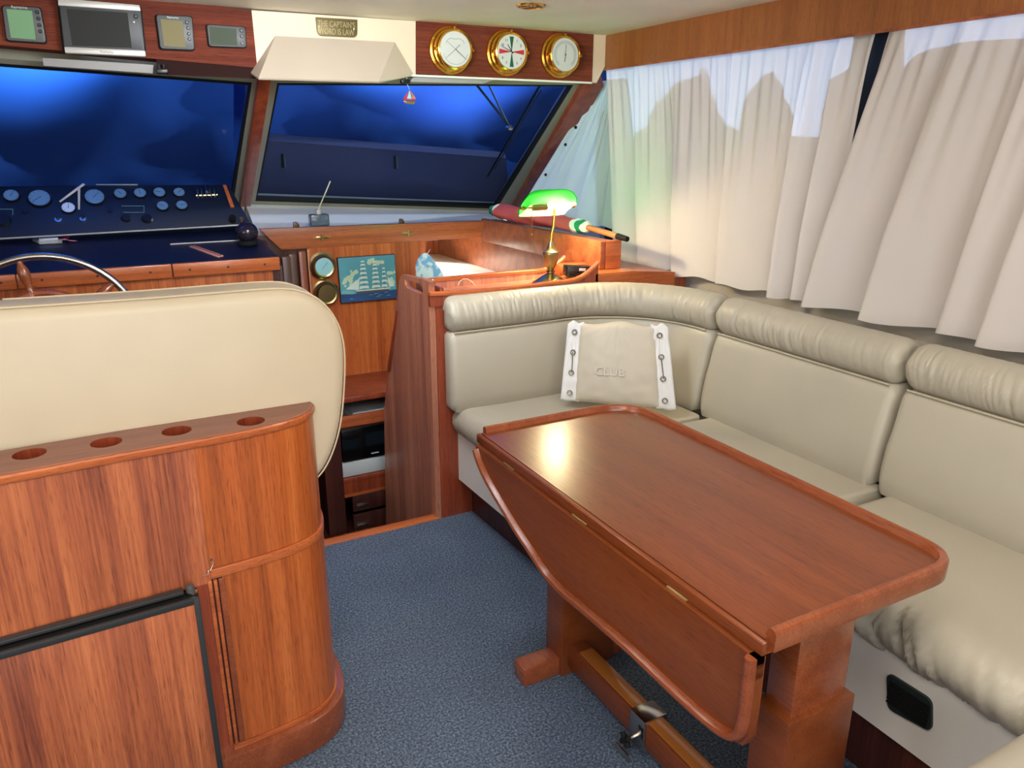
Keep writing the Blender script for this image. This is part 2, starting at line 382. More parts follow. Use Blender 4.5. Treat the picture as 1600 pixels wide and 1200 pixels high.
tagset(slab(B(), PR, [(790, 330), (824, 326), (940, 120), (909, 116)], -.01, .05, .004).build('trim_4', M['post']), **ST)   # corner pillar
# gelcoat sill under the glass
s0 = [PR.at(383, 314, .02), PR.at(800, 326, .02)]
tagset(B().hexa([s0[0], s0[1], Vector((2.04, 3.96, 1.055)), Vector((.70, 3.96, 1.07))],
                [p+Vector((0, .05, -.05)) for p in (s0[0], s0[1], Vector((2.04, 3.96, 1.055)), Vector((.70, 3.96, 1.07)))]).build('wall_front', M['white']), **ST)
sl = PLf.at(-470, 316, .02)
tagset(B().hexa([s0[0], sl, Vector((-1.65, 4.27, 1.0)), Vector((.68, 4.27, 1.12))], [p+Vector((0, .05, -.05)) for p in (s0[0], sl, Vector((-1.65, 4.27, 1.0)), Vector((.68, 4.27, 1.12)))]).build('trim_5', M['white']), **ST)
# hull side forward of the right wall, closes the corner behind the curtain
# header over the windshield
HY = 3.3
def face_y(pxs, y): return [ony(u, v, y) for u, v in pxs]
def hdr(name, pxs, mat, depth=.13, y=HY, bev=0):
    a = face_y(pxs, y); return tagset(B().hexa(a, [p+Vector((0, depth, 0)) for p in a], bev).build(name, mat), **ST)
hl = hdr('trim_6', [(-300, -75), (393, 16), (402, 106), (-300, 44)], M['header'])
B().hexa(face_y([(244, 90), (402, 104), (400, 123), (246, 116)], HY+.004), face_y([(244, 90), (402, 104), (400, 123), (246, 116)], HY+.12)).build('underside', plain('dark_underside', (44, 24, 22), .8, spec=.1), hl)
hc = hdr('trim_7', [(393, 16), (650, 33), (650, 116), (402, 106)], M['cream_paint'], y=HY+.004)
hr = hdr('trim_8', [(650, 33), (928, 47), (925, 128.5), (650, 115)], M['header'])
hdr('trim_9', [(928, 47), (957, 49), (951, 92), (932, 130), (925, 128.5)], M['cream_paint'], y=HY+.004)
tagset(B().hexa(face_y([(402, 106), (925, 128), (925, 131), (402, 109.5)], HY-.004), face_y([(402, 106), (925, 128), (925, 131), (402, 109.5)], HY+.14)).build('trim_10', M['white']), **ST)
A_, B_, E_, G_ = face_y([(430, 56), (617, 66), (646, 116), (392, 113)], HY); C_, D_ = ony(404, 122, HY-.09), ony(592, 127, HY-.09)
C2, D2 = ony(404, 124.5, HY-.085), ony(592, 129.5, HY-.085); back = Vector((0, .02, 0))
hb = B(); hb.add([A_, B_, E_, G_, C_, D_, C2, D2, E_-Vector((0, 0, .006)), G_-Vector((0, 0, .006))],
                 [(0, 1, 5, 4), (1, 2, 5), (0, 4, 3), (4, 5, 7, 6), (5, 2, 8, 7), (4, 6, 9, 3), (6, 7, 8, 9), (0, 3, 2, 1), (3, 9, 8, 2)])
hb.build('light_hood', M['hood'], hc, smooth=False)
# ---- outside: cover over the foredeck and deck slab in front of the glass
oc = root('boat_cover', (0, 4.6, 1.2), 'dark blue canvas cover draped outside over the windshield glass', 'boat cover')
def cover(pl, u0, u1, name):
    b = B(); N, K = 46, 22; g = []
    for j in range(K+1):
        row = []
        for i in range(N+1):
            u = u0+(u1-u0)*i/N; v = 108+(400-108)*j/K
            p = pl.at(u, v, 0); n = noise.noise(Vector((p.x*2.2, p.z*5, 3)))*.05+noise.noise(Vector((p.x*7, p.z*9+p.x*6, 7)))*.006
            p = p-pl.n*(.22+.10*(j/K)+n); row.append(b.bm.verts.new(p))
        g.append(row)
    for j in range(K):
        for i in range(N): b.bm.faces.new((g[j][i], g[j][i+1], g[j+1][i+1], g[j+1][i]))
    return b.build(name, M['cover'], oc)
cover(PR, 380, 965, 'starboard_cover'); cover(PLf, 400, -520, 'port_cover')
dk = B(); dk.hexa([PR.at(385, 262, -.16), PR.at(800, 284, -.16), PR.at(800, 340, -.06), PR.at(385, 330, -.06)],
                  [PR.at(385, 262, -.2), PR.at(800, 284, -.2), PR.at(800, 340, -.1), PR.at(385, 330, -.1)])
tagset(dk.build('foredeck', plain('deck_slate', (82, 82, 112), .8)), **ST)
for (tu, tv, pw, sz, col) in ((60, 125, 420, 34, (.36, .68, 1)), (150, 112, 200, 20, (.36, .68, 1)), (10, 215, 110, 22, (.36, .66, 1)), (655, 150, 340, 22, (.38, .68, 1)), (730, 200, 130, 30, (.48, .60, 1)), (745, 235, 70, 16, (.55, .65, 1)), (835, 160, 60, 30, (.4, .6, 1)), (300, 200, 16, 60, (.4, .6, .9)), (520, 200, 16, 60, (.4, .55, .9))):
    pl = PR if tu > 400 else PLf; tgt = pl.at(tu, tv, -.25); src = tgt-pl.n*.75+Vector((0, .1, .3))
    lamp('daylight_on_cover', 'SPOT', src, pw, col, .15, to=tgt, ang=sz+18, blend=1)
# wipers
def wiper(name, a, b_, label, off=-.035):
    r_ = root(name, PR.at(*a, off), label, 'wiper'); p = PR.at(*a, off); q = PR.at(*b_, off); mid = (p+q)/2
    B().tube([p, q], .006, 8).build('blade', M['rubber'], r_)
    p2 = p+(q-p)*.04+Vector((.022, 0, 0)); q2 = q+(p-q)*.1+Vector((.02, 0, 0))
    B().tube([p2, q2], .004, 8).build('blade_carrier', M['dgray'], r_)
    return r_
wp = wiper('windshield_wiper', (846, 144), (764, 284), 'black wiper blade slanting outside the right windshield pane')
B().tube([PR.at(797, 206, -.04), PR.at(733, 128, -.05)], .006, 8).build('arm', M['gray'], wp)
B().tube([PR.at(797, 206, -.04), PR.at(758, 128, -.05)], .005, 8).build('arm', M['gray'], wp)
B().lathe([(0, -.03), (.014, -.03), (.014, .0), (0, .0)], PR.at(795, 205, -.02), 'y', 14).build('pivot', M['steel'], wp)
for k, (u, v, lb) in enumerate(((446, 266, 'small black peg standing outside the glass, nearer the centre mullion'), (622, 267, 'small black peg standing outside the glass below the hanging boat charm'))):
    p = PR.at(u, v, -.07); tagset(B().lathe([(0, -.05), (.012, -.05), (.010, .012), (.006, .02), (0, .02)], p, 'z', 12).build('deck_peg', M['rubber']), lb, 'peg', 'black pegs outside the right pane')

# ---- side window, outside cover with scalloped upper edge, side curtains
w3 = tagset(B().box(2.384, 2.39, -.9, 1.72, 1.0, 1.86).build('window_3', M['glass']), **ST)
tagset(B().box(2.384, 2.39, 1.9, 3.45, 1.0, 1.86).build('window_4', M['glass']), **ST)
XC = 2.32
edge = [(940, 175), (962, 165), (979, 218), (1012, 200), (1025, 160), (1050, 132), (1092, 118), (1100, 104), (1128, 198), (1136, 192), (1158, 205), (1163, 165), (1185, 125), (1208, 110),
        (1240, 190), (1246, 212), (1275, 215), (1280, 175), (1298, 130), (1335, 98), (1362, 92), (1384, 86), (1398, 98), (1412, 116), (1420, 104), (1440, 84), (1470, 74), (1530, 64), (1600, 60)]
ep = [onx(u, v, XC) for u, v in edge]; SD = (Vector((0, 2.0, 3.7))-Vector((6, 2, 4))).normalized()
ep = [p-SD*(.075/abs(SD.x)) for p in ep]
sc = B(); pts = [(ep[0].y+.05, ep[0].z)]+[(p.y, p.z) for p in ep]+[(-1.2, ep[-1].z), (-1.2, .85), (ep[0].y+.05, .85)]
sc.prism(pts, 'x', 2.398, 2.403)
tagset(sc.build('window_cover', M['sidecover'], smooth=False), 'dark canvas cover hung outside the side windows with a scalloped top edge', 'cover')

def curtain(name, x0, yt0, yt1, yh0, yh1, ztop, zhem, folds, label, mat, amp=.03, group='long curtains over the side windows', seed=1, pleats=34, left=None):
    """folds: fractions where a fold starts at the hem"""
    b = B(); N, K = 260, 44; g = []; rnd = random.Random(seed); jit = [rnd.uniform(.7, 1.25) for _ in range(60)]
    fl = [0]+list(folds)+[1]
    def saw(s):
        for i in range(len(fl)-1):
            if s <= fl[i+1] or i == len(fl)-2:
                q = (s-fl[i])/(fl[i+1]-fl[i]); a = jit[i]
                e = .10; w_ = (q/e if q < e else 1-(q-e)/(1-e)); w_ = w_*w_*(3-2*w_)
                return -(w_-.5)*2*a*min(1, (fl[i+1]-fl[i])/.10)
    for j in range(K+1):
        t = j/K; row = []
        y0 = yt0+(yh0-yt0)*t**.9; y1 = yt1+(yh1-yt1)*t**.9
        if left: y0 = left(t)
        for i in range(N+1):
            s = i/N; k = int(s*pleats)
            pl_ = math.sin(2*PI*s*pleats+1.5*math.sin(s*23))*.009*(1-t)**2.2*(t*8 if t < .125 else 1)
            pl_ += .006*math.sin(2*PI*s*pleats*.5+2*t)*(1-t)
            x = x0+saw(s)*amp*min(1, .18+t*1.15)+pl_+.006*noise.noise(Vector((s*14, t*2.5, seed)))
            z = ztop+(zhem-ztop)*t+.006*math.sin(s*40+seed)*t
            row.append(b.bm.verts.new((x, y0+(y1-y0)*s, z)))
        g.append(row)
    for j in range(K):
        for i in range(N): b.bm.faces.new((g[j][i], g[j][i+1], g[j+1][i+1], g[j+1][i]))
    return tagset(b.build(name, mat, smooth=True, ang=80), label, 'curtain', group)
def fr(pxs, v, ya, yb): return [max(.01, min(.99, (ya-onx(u, v+(u-1300)*.214, XC).y)/(ya-yb))) for u in pxs]
yA, yB = 3.17, 1.93
curtain('side_curtain', XC, 3.37, 1.83, yA, yB, 1.862, .925, fr([1004, 1050, 1118, 1206, 1240, 1290], 480, yA, yB), 'long off-white pleated curtain left of the dark gap, nearer the lamp', M['curtain'], .04, seed=2, pleats=30)
curtain('side_curtain', XC-.022, 1.765, -.4, 1.98, -.45, 1.862, .925, fr([1352, 1470, 1533, 1640, 1760], 480, 1.98, -.45), 'long off-white pleated curtain right of the dark gap, reaching the picture edge', M['curtain'], .044, seed=5, pleats=44)
# short corner curtain following the slanted pillar
XF = 2.335
def lft(t):
    z = 1.79+(1.08-1.79)*t; a = onx(933, 128, XF); b_ = onx(822, 316, XF); return a.y+(b_.y-a.y)*(z-a.z)/(b_.z-a.z)
cc = curtain('corner_curtain', XF, 3.41, 3.18, 4.5, 3.05, 1.79, 1.08, [.12, .3, .52, .74, .9], 'short pale curtain tinted green behind the lamp, snapped along the slanted pillar', M['curtain2'], .022, group=None, seed=9, pleats=14, left=lft)
for u, v in ((934, 143), (900, 199), (884, 226), (853, 273)):
    p = onx(u, v, XF-.02); B().lathe([(0, -.006), (.008, -.006), (.008, .002), (.005, .004), (0, .004)], p, 'x', 12).build('snap', M['black'], cc)

# ================================================================== FITTED JOINERY FORWARD
BY = 3.92   # bulkhead plane of the far counter
# far counter: tall hinged board and its bulkhead
fc = root('chart_counter', (1.3, BY, .0), 'low mahogany counter board with two hinges below the right windshield pane', 'counter')
q = [(440, 391), (751, 370.5), (758, 345), (405, 358)]
B().hexa(face_y(q, BY), [p+Vector((0, .035, 0)) for p in face_y(q, BY)], .003).build('hinged_board', M['band'], fc)
for u, v in ((503, 371), (638, 364)):
    p = ony(u, v, BY-.004); h = B(); h.box(p.x-.03, p.x+.03, BY-.006, BY, p.z-.006, p.z+.006, .002); h.tube([p+Vector((0, -.004, -.016)), p+Vector((0, -.004, .016))], .006, 8)
    h.box(p.x-.045, p.x+.045, BY-.004, BY, p.z-.003, p.z+.003); h.build('hinge', M['abrass'], fc)
for u, v in ((462, 349), (627, 344)):
    p = ony(u, v, BY+.05); h = B(); h.prism([(p.x-.016, p.z-.03), (p.x+.018, p.z-.03), (p.x+.014, p.z-.005), (p.x+.004, p.z+.008), (p.x-.012, p.z+.008)], 'y', BY+.04, BY+.055, .003); h.build('stop_block', M['dark'], fc)
a = ony(480, 388, BY); b_ = ony(668, 380, BY)
bk = tagset(B().prism([(a.x, .27), (b_.x-.06, .27), (b_.x-.03, .8), (b_.x, 1.02), (a.x, 1.02)], 'y', BY+.004, BY+.034).build('wall_back', M['panel']), **ST)
B().box(a.x-.004, a.x+.012, BY-.008, BY+.0, .27, .985, .003).build('moulding', M['edge'], bk)
# side board of the counter (longitudinal) + side shelf box
sh = root('side_shelf', (2.1, 3.3, .96), 'long mahogany side shelf under the corner curtain carrying the rolled flag', 'shelf')
B().box(1.925, 1.95, 2.775, 3.955, .968, 1.09, .003).build('fiddle_board', M['band'], sh)
B().box(1.95, 2.034, 2.795, 3.955, 1.055, 1.082).build('shelf_top', M['band'], sh)
B().box(1.952, 2.034, 2.772, 2.795, .968, 1.09, .002).build('end_board', M['edge'], sh)
B().box(2.014, 2.034, 2.795, 3.955, .968, 1.055).build('outer_board', M['band'], sh)
gw = root('galley_lining', (1.97, 3.7, -.45), 'mahogany lined galley recess beside the stairs, lit from within', 'cabinet')
B().box(1.972, 1.99, 2.80, 4.72, -.45, 1.05).build('side_panel', M['band'], gw)
B().box(1.2, 1.99, 4.70, 4.72, -.45, 1.08).build('end_panel', M['panel'], gw)
B().box(1.56, 1.972, 2.95, 4.70, .775, .80, .003).build('worktop', M['worktop'], gw)
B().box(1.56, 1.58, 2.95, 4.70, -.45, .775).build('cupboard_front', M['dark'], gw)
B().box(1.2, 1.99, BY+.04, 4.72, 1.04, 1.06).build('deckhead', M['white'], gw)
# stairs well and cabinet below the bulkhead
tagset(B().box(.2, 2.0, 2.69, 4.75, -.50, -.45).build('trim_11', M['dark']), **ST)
fl = root('stair_floor', (.95, 3.2, -.45), 'dark cabin sole with thin pale strips at the bottom of the stairs', 'floorboards')
for k in range(9):
    B().box(.60+k*.055, .60+k*.055+.049, 2.75, 3.56, -.45, -.437, .001).build('plank', M['dark'], fl)
for k in range(8): B().box(.649+k*.055, .655+k*.055, 2.75, 3.56, -.45, -.4375).build('holly_strip', M['holly'], fl)
CY = 3.57
cb = root('galley_cabinet', (1.1, CY, -.45), 'mahogany cabinet in the stairwell with open shelf, appliance bay and drawers', 'cabinet')
p0 = ony(528, 620, CY); zt = p0.z+.0
def zc(v, u=565): return ony(u, v, CY).z
X0, X1 = ony(533, 700, CY).x-.0, 1.50
B().box(.93-.08, 1.56, CY-.01, BY+.02, zc(617)-.028, zc(617), .004).build('shelf_top', M['post'], cb)
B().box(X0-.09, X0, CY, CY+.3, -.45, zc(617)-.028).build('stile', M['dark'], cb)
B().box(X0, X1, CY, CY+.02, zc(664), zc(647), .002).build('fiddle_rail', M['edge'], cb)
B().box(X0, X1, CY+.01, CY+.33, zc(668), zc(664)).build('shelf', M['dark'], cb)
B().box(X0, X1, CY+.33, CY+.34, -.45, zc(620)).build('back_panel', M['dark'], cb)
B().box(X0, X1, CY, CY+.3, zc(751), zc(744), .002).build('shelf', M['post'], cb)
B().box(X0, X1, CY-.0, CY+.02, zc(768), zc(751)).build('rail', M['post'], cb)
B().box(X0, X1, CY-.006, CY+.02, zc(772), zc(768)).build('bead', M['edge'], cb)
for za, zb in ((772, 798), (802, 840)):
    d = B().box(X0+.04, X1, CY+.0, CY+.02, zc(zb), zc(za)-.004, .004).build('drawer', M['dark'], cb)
    xx = ony(566, za+15, CY).x; B().box(xx-.03, xx+.03, CY-.012, CY, zc(za+17), zc(za+15), .002).build('handle', M['steel'], d)
mw = root('black_microwave', (X0+.2, CY+.02, zc(742)), 'black boxy appliance in the cabinet bay below the wooden rail', 'microwave')
B().box(X0+.012, X0+.40, CY+.03, CY+.30, zc(722), zc(669), .006).build('body', M['black'], mw)
B().box(X0+.012, X0+.40, CY+.022, CY+.03, zc(720), zc(672), .002).build('door', plain('dark_glass', (8, 10, 10), .15), mw)
xx = ony(588, 712, CY).x; B().box(xx-.02, xx+.02, CY+.018, CY+.022, zc(714.5), zc(713)).build('badge', M['steelplate'], mw)
B().box(X0, X0+.42, CY+.015, CY+.30, zc(743), zc(722), .003).build('base', M['steelplate'], mw)
bs = root('tray_of_papers', (X0+.15, CY+.1, zc(650)), 'silvery papers and trays lying in the open shelf of the stairwell cabinet', 'papers')
z0 = zc(664)
for k in range(4): B().box(X0+.03+.02*k, X0+.24+.03*k, CY+.05, CY+.25, z0+.002+.012*k, z0+.010+.012*k, .002).build('sheet', M['steelplate'], bs)
# left side of the stairwell (flank of the helm console)
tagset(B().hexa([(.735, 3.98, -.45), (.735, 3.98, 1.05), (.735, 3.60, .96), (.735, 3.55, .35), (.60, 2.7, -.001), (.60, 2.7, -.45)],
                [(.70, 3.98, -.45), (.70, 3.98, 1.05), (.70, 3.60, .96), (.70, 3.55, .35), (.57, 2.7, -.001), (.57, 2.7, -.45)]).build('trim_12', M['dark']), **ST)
tr = root('corner_post', (.78, 3.7, -.45), 'narrow mahogany corner posts between helm and picture bulkhead', 'post')
for i, (u, mm_) in enumerate(((446, 'dark'), (455, 'dark'), (470, 'post'))):
    p = ony(u, 420, 3.72+.08*i); B().box(p.x-.012+.004*i, p.x+.03, 3.72+.08*i, 3.75+.08*i, -.45, .98, .004).build('post', M[mm_], tr)
# partition panel at the stairs, with hand slot
XP = 1.087
def yz(u, v, x=XP): p = onx(u, v, x); return (p.y, p.z)
outer = [yz(676, 446), yz(684, 812), yz(660, 818), (3.42, -.44), (3.42, -.1), yz(601, 640), yz(607, 590), yz(619, 476), yz(622, 440)]
outer = [(2.694, .975), (2.694, -.12), (2.80, -.44), (3.40, -.44), yz(603, 800), yz(600, 642), yz(604, 600), yz(620, 470), yz(624, 436), yz(628, 429), yz(662, 437), yz(672, 441)]
hole = [yz(632, 436), yz(655, 443), yz(660, 448), yz(661, 459), yz(656, 459), yz(636, 450), yz(633, 445)]
pp = root('partition_panel', (XP+.012, 3.0, -.45), 'tall mahogany partition panel with hand slot at the head of the stairs', 'partition')
B().prism(outer, 'x', XP, XP+.024, holes=[hole]).build('panel', M['part'], pp, ang=50)
q = [yz(623, 486), yz(611, 580), yz(607, 582), yz(606, 575), yz(620, 484)]
B().prism(q, 'x', XP-.004, XP+.002, .001).build('edge_slot', M['post'], pp)
# bulkhead behind the sofa and ledge on top
bh = B(); bh.prism([(XP+.025, -.0), (2.34, -.0), (2.34, .915), (2.04, .925), (2.036, .96), (1.96, .965), (1.90, .96), (1.84, .935), (1.80, .925), (XP+.025, .925)], 'y', 2.69, 2.715)
bulk = tagset(bh.build('wall_partition', M['post']), **ST)
ld = root('lamp_ledge', (1.5, 2.8, .9), 'mahogany ledge tray with raised rims behind the sofa, under the green lamp', 'shelf')
B().box(XP+.02, 1.925, 2.70, 2.93, .905, .922).build('tray_floor', M['part'], ld)
def rimpx(px, y): return [(ony(u, v, y).x, ony(u, v, y).z) for u, v in px]
rim = rimpx([(670, 456), (730, 453.5), (790, 448.5), (850, 441), (885, 437), (897, 434.5), (908, 430), (918, 423), (927, 415), (934, 408)], 2.69)
rim2 = rimpx([(652, 437), (720, 430.5), (780, 425), (838, 420.5), (850, 419), (860, 415.5), (869, 410.5), (876, 405), (882, 399)], 2.93)
def railm(pts, y0, y1, h, name, mat):
    b = B(); secs = []
    for x, z in pts: secs.append([(x, y0, z-h), (x, y1, z-h), (x, y1, z-.004), (x, y1-.004, z), (x, y0+.004, z), (x, y0, z-.004)])
    return b.loft(secs).build(name, mat, ld)
railm(rim, 2.678, 2.702, .014, 'front_rim', M['edge'])
B().prism([(x, z-.01) for x, z in rim]+[(rim[-1][0], .90), (XP, .90)], 'y', 2.684, 2.70).build('front_apron', M['post'], ld)
railm(rim2, 2.922, 2.945, .014, 'back_rim', M['edge'])
B().prism([(x, z-.01) for x, z in rim2]+[(rim2[-1][0], .90), (rim2[0][0], .90)], 'y', 2.927, 2.943).build('back_apron', M['part'], ld)
B().box(1.775, 1.93, 2.702, 2.925, .905, .940, .003).build('cup_floor', M['edge'], ld)
B().box(1.775, 1.93, 2.86, 2.925, .940, .985, .004).build('cup_back', M['edge'], ld)
B().box(XP+.045, XP+.06, 2.69, 2.945, .90, .968, .003).build('end_rim', M['post'], ld)
B().lathe([(0, 0), (.006, 0), (.008, .006), (.005, .012), (0, .013)], ony(676, 440, 2.72)-Vector((0, 0, .003)), 'z', 12).build('knob', M['abrass'], ld)
B().prism([(rim[-1][0]-.012, .88), (2.27, .88), (2.27, .944), (2.034, .966), (rim[-1][0]-.012, .967)], 'y', 2.684, 3.12).build('end_block', M['edge'], ld)

# ================================================================== HELM
hx1 = .722
hc_ = root('helm_console', (0, 3.8, -.0), 'helm console with navy vinyl dash full of round gauges', 'console')
A0 = Vector((hx1, 3.60, 1.0)); A1 = Vector((.70, 4.20, 1.082)); L0 = Vector((-1.6, 3.60, 1.0)); L1 = Vector((-1.6, 4.20, 1.075))
dz = Vector((0, 0, -.03))
B().hexa([A0, A1, L1, L0], [p+dz for p in (A0, A1, L1, L0)]).build('flat_top', M['navyflat'], hc_)
# lip boards, front panel
xs = ony(268, 415, 3.59).x
for x0, x1 in ((-1.6, -.30), (-.297, xs-.002), (xs+.002, hx1)):
    lb = B().box(x0, x1, 3.575, 3.60, .945, 1.003, .004).build('lip_board', M['edge'], hc_)
    for k in range(3):
        xx = x0+(x1-x0)*(.15+.35*k) if x0 > -1 else -.35-.2*k
        B().lathe([(0, -.002), (.005, -.002), (.005, .0), (0, .0)], (xx, 3.575, .975), 'y', 10).build('screw_plug', M['dark'], lb)
B().box(-1.6, hx1, 3.60, 3.62, -.0, .96).build('front_panel', M['panel'], hc_)
B().box(hx1-.03, hx1, 3.592, 3.60, .0, .945).build('corner_trim', M['dark'], hc_)
# raised instrument panel
d0 = Vector((0, 4.08, 1.068)); 
PD = Pl((0, 4.10, ony(200, 362, 4.10).z), (.6, 4.10, ony(380, 350, 4.10).z), ony(355, 288, 4.26))
dq = [(-150, 292), (-150, 383), (383, 353), (390, 345), (358, 290), (352, 288)]
B().hexa([PD.at(u, v, 0) for u, v in dq], [PD.at(u, v, -.05) for u, v in dq], .004).build('dash_panel', M['navy'], hc_)
B().tube([PD.at(-150, 383, .004), PD.at(0, 374, .004), PD.at(383, 352, .004)], .004, 8).build('dash_bead', M['silver'], hc_)
B().tube([PD.at(150, 288.5, .0), PD.at(215, 288.5, .0)], .003, 8).build('top_bead', M['silver'], hc_)
B().hexa([PD.at(u, v, .002) for u, v in ((348, 291), (353, 291), (366, 325), (360, 325))], [PD.at(u, v, .012) for u, v in ((348, 291), (353, 291), (366, 325), (360, 325))]).build('wood_insert', M['edge'], hc_)
# gauge axes on the panel plane
gu = Vector((1, 0, 0)); gu = (gu-PD.n*gu.dot(PD.n)).normalized(); gv = PD.n.cross(gu); gv = gv if gv.z > 0 else -gv
def disc(c, r, h0, h1, n=28, r1=None):
    b = B(); r1 = r1 or r; A = []; Q = []
    for k in range(n):
        a = 2*PI*k/n; e = gu*math.cos(a)+gv*math.sin(a); A.append(c+e*r+PD.n*h0); Q.append(c+e*r1+PD.n*h1)
    return b.hexa(A, Q)
def gauge(u, v, r, mat='gdial', needle=45):
    c = PD.at(u, v, 0); g_ = disc(c, r*1.22, 0, .010, r1=r*1.14).build('gauge', M['black'], hc_)
    disc(c, r, .0085, .0112).build('gauge_dial', M[mat], g_)
    a = math.radians(needle); e = gu*math.cos(a)+gv*math.sin(a); s_ = gu*-math.sin(a)+gv*math.cos(a); b = B(); z = PD.n*.0118
    b.hexa([c-e*r*.25+s_*.0012+z, c-e*r*.25-s_*.0012+z, c+e*r*.8-s_*.0006+z, c+e*r*.8+s_*.0006+z], [p+PD.n*.0008 for p in (c-e*r*.25+s_*.0012+z, c-e*r*.25-s_*.0012+z, c+e*r*.8-s_*.0006+z, c+e*r*.8+s_*.0006+z)])
    b.build('needle', M['ink'], g_)
    t_ = B()
    for k in range(9):
        a = math.radians(-40+260*k/8); e = gu*math.cos(a)+gv*math.sin(a); s_ = gu*-math.sin(a)+gv*math.cos(a); p = c+PD.n*.0116
        t_.hexa([p+e*r*.78+s_*.0008, p+e*r*.78-s_*.0008, p+e*r*.94-s_*.0008, p+e*r*.94+s_*.0008], [x+PD.n*.0005 for x in (p+e*r*.78+s_*.0008, p+e*r*.78-s_*.0008, p+e*r*.94-s_*.0008, p+e*r*.94+s_*.0008)])
    t_.build('tick_marks', M['ink'], g_)
pxm = PD.at(1, 320).x-PD.at(0, 320).x
for u, v, rp, mt, nd in ((-38, 312, 17, 'gdial', 30), (18, 307, 12, 'gdial', 60), (62, 311, 17.5, 'gdial', 215), (107, 326, 11, 'gdial2', 80), (148, 309, 16.5, 'gdial', 50), (188, 304, 10.5, 'gdial', 120), (219, 303, 10.5, 'gdial', 100),
                         (249, 302, 10.5, 'gdial', 160), (280, 302, 10, 'gdial', 40), (254, 323, 10, 'gdial', 150), (284, 322, 10, 'gdial', 10)):
    gauge(u, v, rp*pxm, mt, nd)
for u, v, r in ((5, 345, 14), (-30, 350, 8), (197, 341, 10), (230, 342, 11)):
    disc(PD.at(u, v, 0), r*pxm, 0, .012, r1=r*pxm*.8).build('rotary_switch', M['black'], hc_)
for u, v in ((91, 344), (130, 343)):
    k_ = disc(PD.at(u, v, 0), 6*pxm, 0, .008, 16).build('key_switch', M['steel'], hc_); disc(PD.at(u, v-3, 0), 5*pxm, .0, .018, 16, 4*pxm).build('key_barrel', M['black'], k_)
for u, v in ((40, 331), (172, 329)): disc(PD.at(u, v, 0), 5*pxm, 0, .006, 14).build('toggle_switch', M['black'], hc_)
b = B()
for a_, c_ in (((190, 322), (225, 322)), ((225, 322), (225, 332)), ((225, 332), (193, 332)), ((-2, 327), (20, 327)), ((20, 327), (20, 336))):
    b.tube([PD.at(*a_, .001), PD.at(*c_, .001)], .0014, 6)
tagset(b.build('marking_lines', plain('pale_line', (96, 140, 150), .5), hc_), kind='stuff')
# masking tapes on the dash
tp = root('paper_tape', PD.at(118, 310), 'two crossed beige paper tapes stuck on the navy dash between the gauges', 'tape')
for a_, c_, w_ in (((94, 318), (132, 290), 2.2), ((124, 330), (124, 296), 1.8)):
    P_ = PD.at(*a_, .013); Q_ = PD.at(*c_, .013); s_ = (Q_-P_).cross(PD.n).normalized()*w_*pxm*.8
    B().hexa([P_-s_, P_+s_, Q_+s_*1.5, Q_-s_*1.5], [p+PD.n*.0006 for p in (P_-s_, P_+s_, Q_+s_*1.5, Q_-s_*1.5)]).build('tape', M['paper'], tp)
th = root('brass_throttle_levers', PD.at(323, 306), 'small brass and chrome engine lever cluster at the right of the gauges', 'levers')
c0 = PD.at(323, 309, 0); b = B(); b.tube([c0-gu*.05+PD.n*.02, c0+gu*.05+PD.n*.02], .006, 10); b.build('cross_bar', M['abrass'], th)
for k in range(5):
    p = c0+gu*(-.04+.02*k); B().tube([p, p+PD.n*.03+gv*(.03 if k != 2 else .06), p+PD.n*.035+gv*(-.02)], .0025, 6).build('lever', M['steel'], th)
B().lathe([(0, -.01), (.008, -.006), (.010, 0), (.008, .006), (0, .01)], c0+PD.n*.045, 'z', 12).build('hub', M['steel'], th)
# things on the flat top
def top(u, v, off=0):
    PT = Pl(A0, A1, L0); n = PT.n if PT.n.z > 0 else -PT.n; p = PT.at(u, v, 0); return p+n*off
PTn = (A1-A0).cross(L0-A0).normalized(); PTn = PTn if PTn.z > 0 else -PTn
cp = root('compass_ball', top(388, 378), 'black dome compass at the right end of the helm top', 'compass')
pc = top(388, 383, .0); B().lathe([(0, 0), (.045, 0), (.048, .01), (.04, .022), (0, .024)], pc, 'z', 24).build('base', M['rubber'], cp)
B().lathe([(.001, .02)]+[(.052*math.cos(a), .060+.048*math.sin(a)) for a in [math.radians(-70+160*k/10) for k in range(11)]], pc, 'z', 24).build('dome', plain('smoked_dome', (36, 28, 44), .12), cp)
bz = root('horn_button', PD.at(372, 340, .02), 'small chrome and black knob at the lower right corner of the dash', 'knob')
disc(PD.at(363, 345, 0), .016, 0, .03).build('barrel', M['black'], bz); disc(PD.at(377, 347, 0), .010, .0, .03).build('cap', M['steel'], bz)
sp = tagset(B().tube([top(266, 383, .004), top(392, 376, .004)], .0035, 8).build('thin_grey_rod', M['silver']), 'thin grey rod lying across the dark helm top beside the compass', 'rod')
P_, Q_ = top(300, 386, .001), top(345, 402, .001); s_ = (Q_-P_).cross(PTn).normalized()*.014
ru = root('folded_ruler', P_, 'pale pink wooden ruler lying aslant on the helm top near its lip', 'ruler')
B().hexa([P_-s_, P_+s_, Q_+s_, Q_-s_], [p+PTn*.006 for p in (P_-s_, P_+s_, Q_+s_, Q_-s_)], .001).build('blade', M['pink'], ru)
B().hexa([P_-s_*.2, P_+s_*.2, Q_+s_*.2, Q_-s_*.2], [p+PTn*.0075 for p in (P_-s_*.2, P_+s_*.2, Q_+s_*.2, Q_-s_*.2)]).build('groove', M['red'], ru)
wb = root('wired_connector', top(75, 378), 'white plug with red and pink wires in a clear bag on the helm top', 'connector')
P_ = top(62, 381, .012); Q_ = top(92, 379, .012); ax = (Q_-P_).normalized(); sd = ax.cross(PTn).normalized()
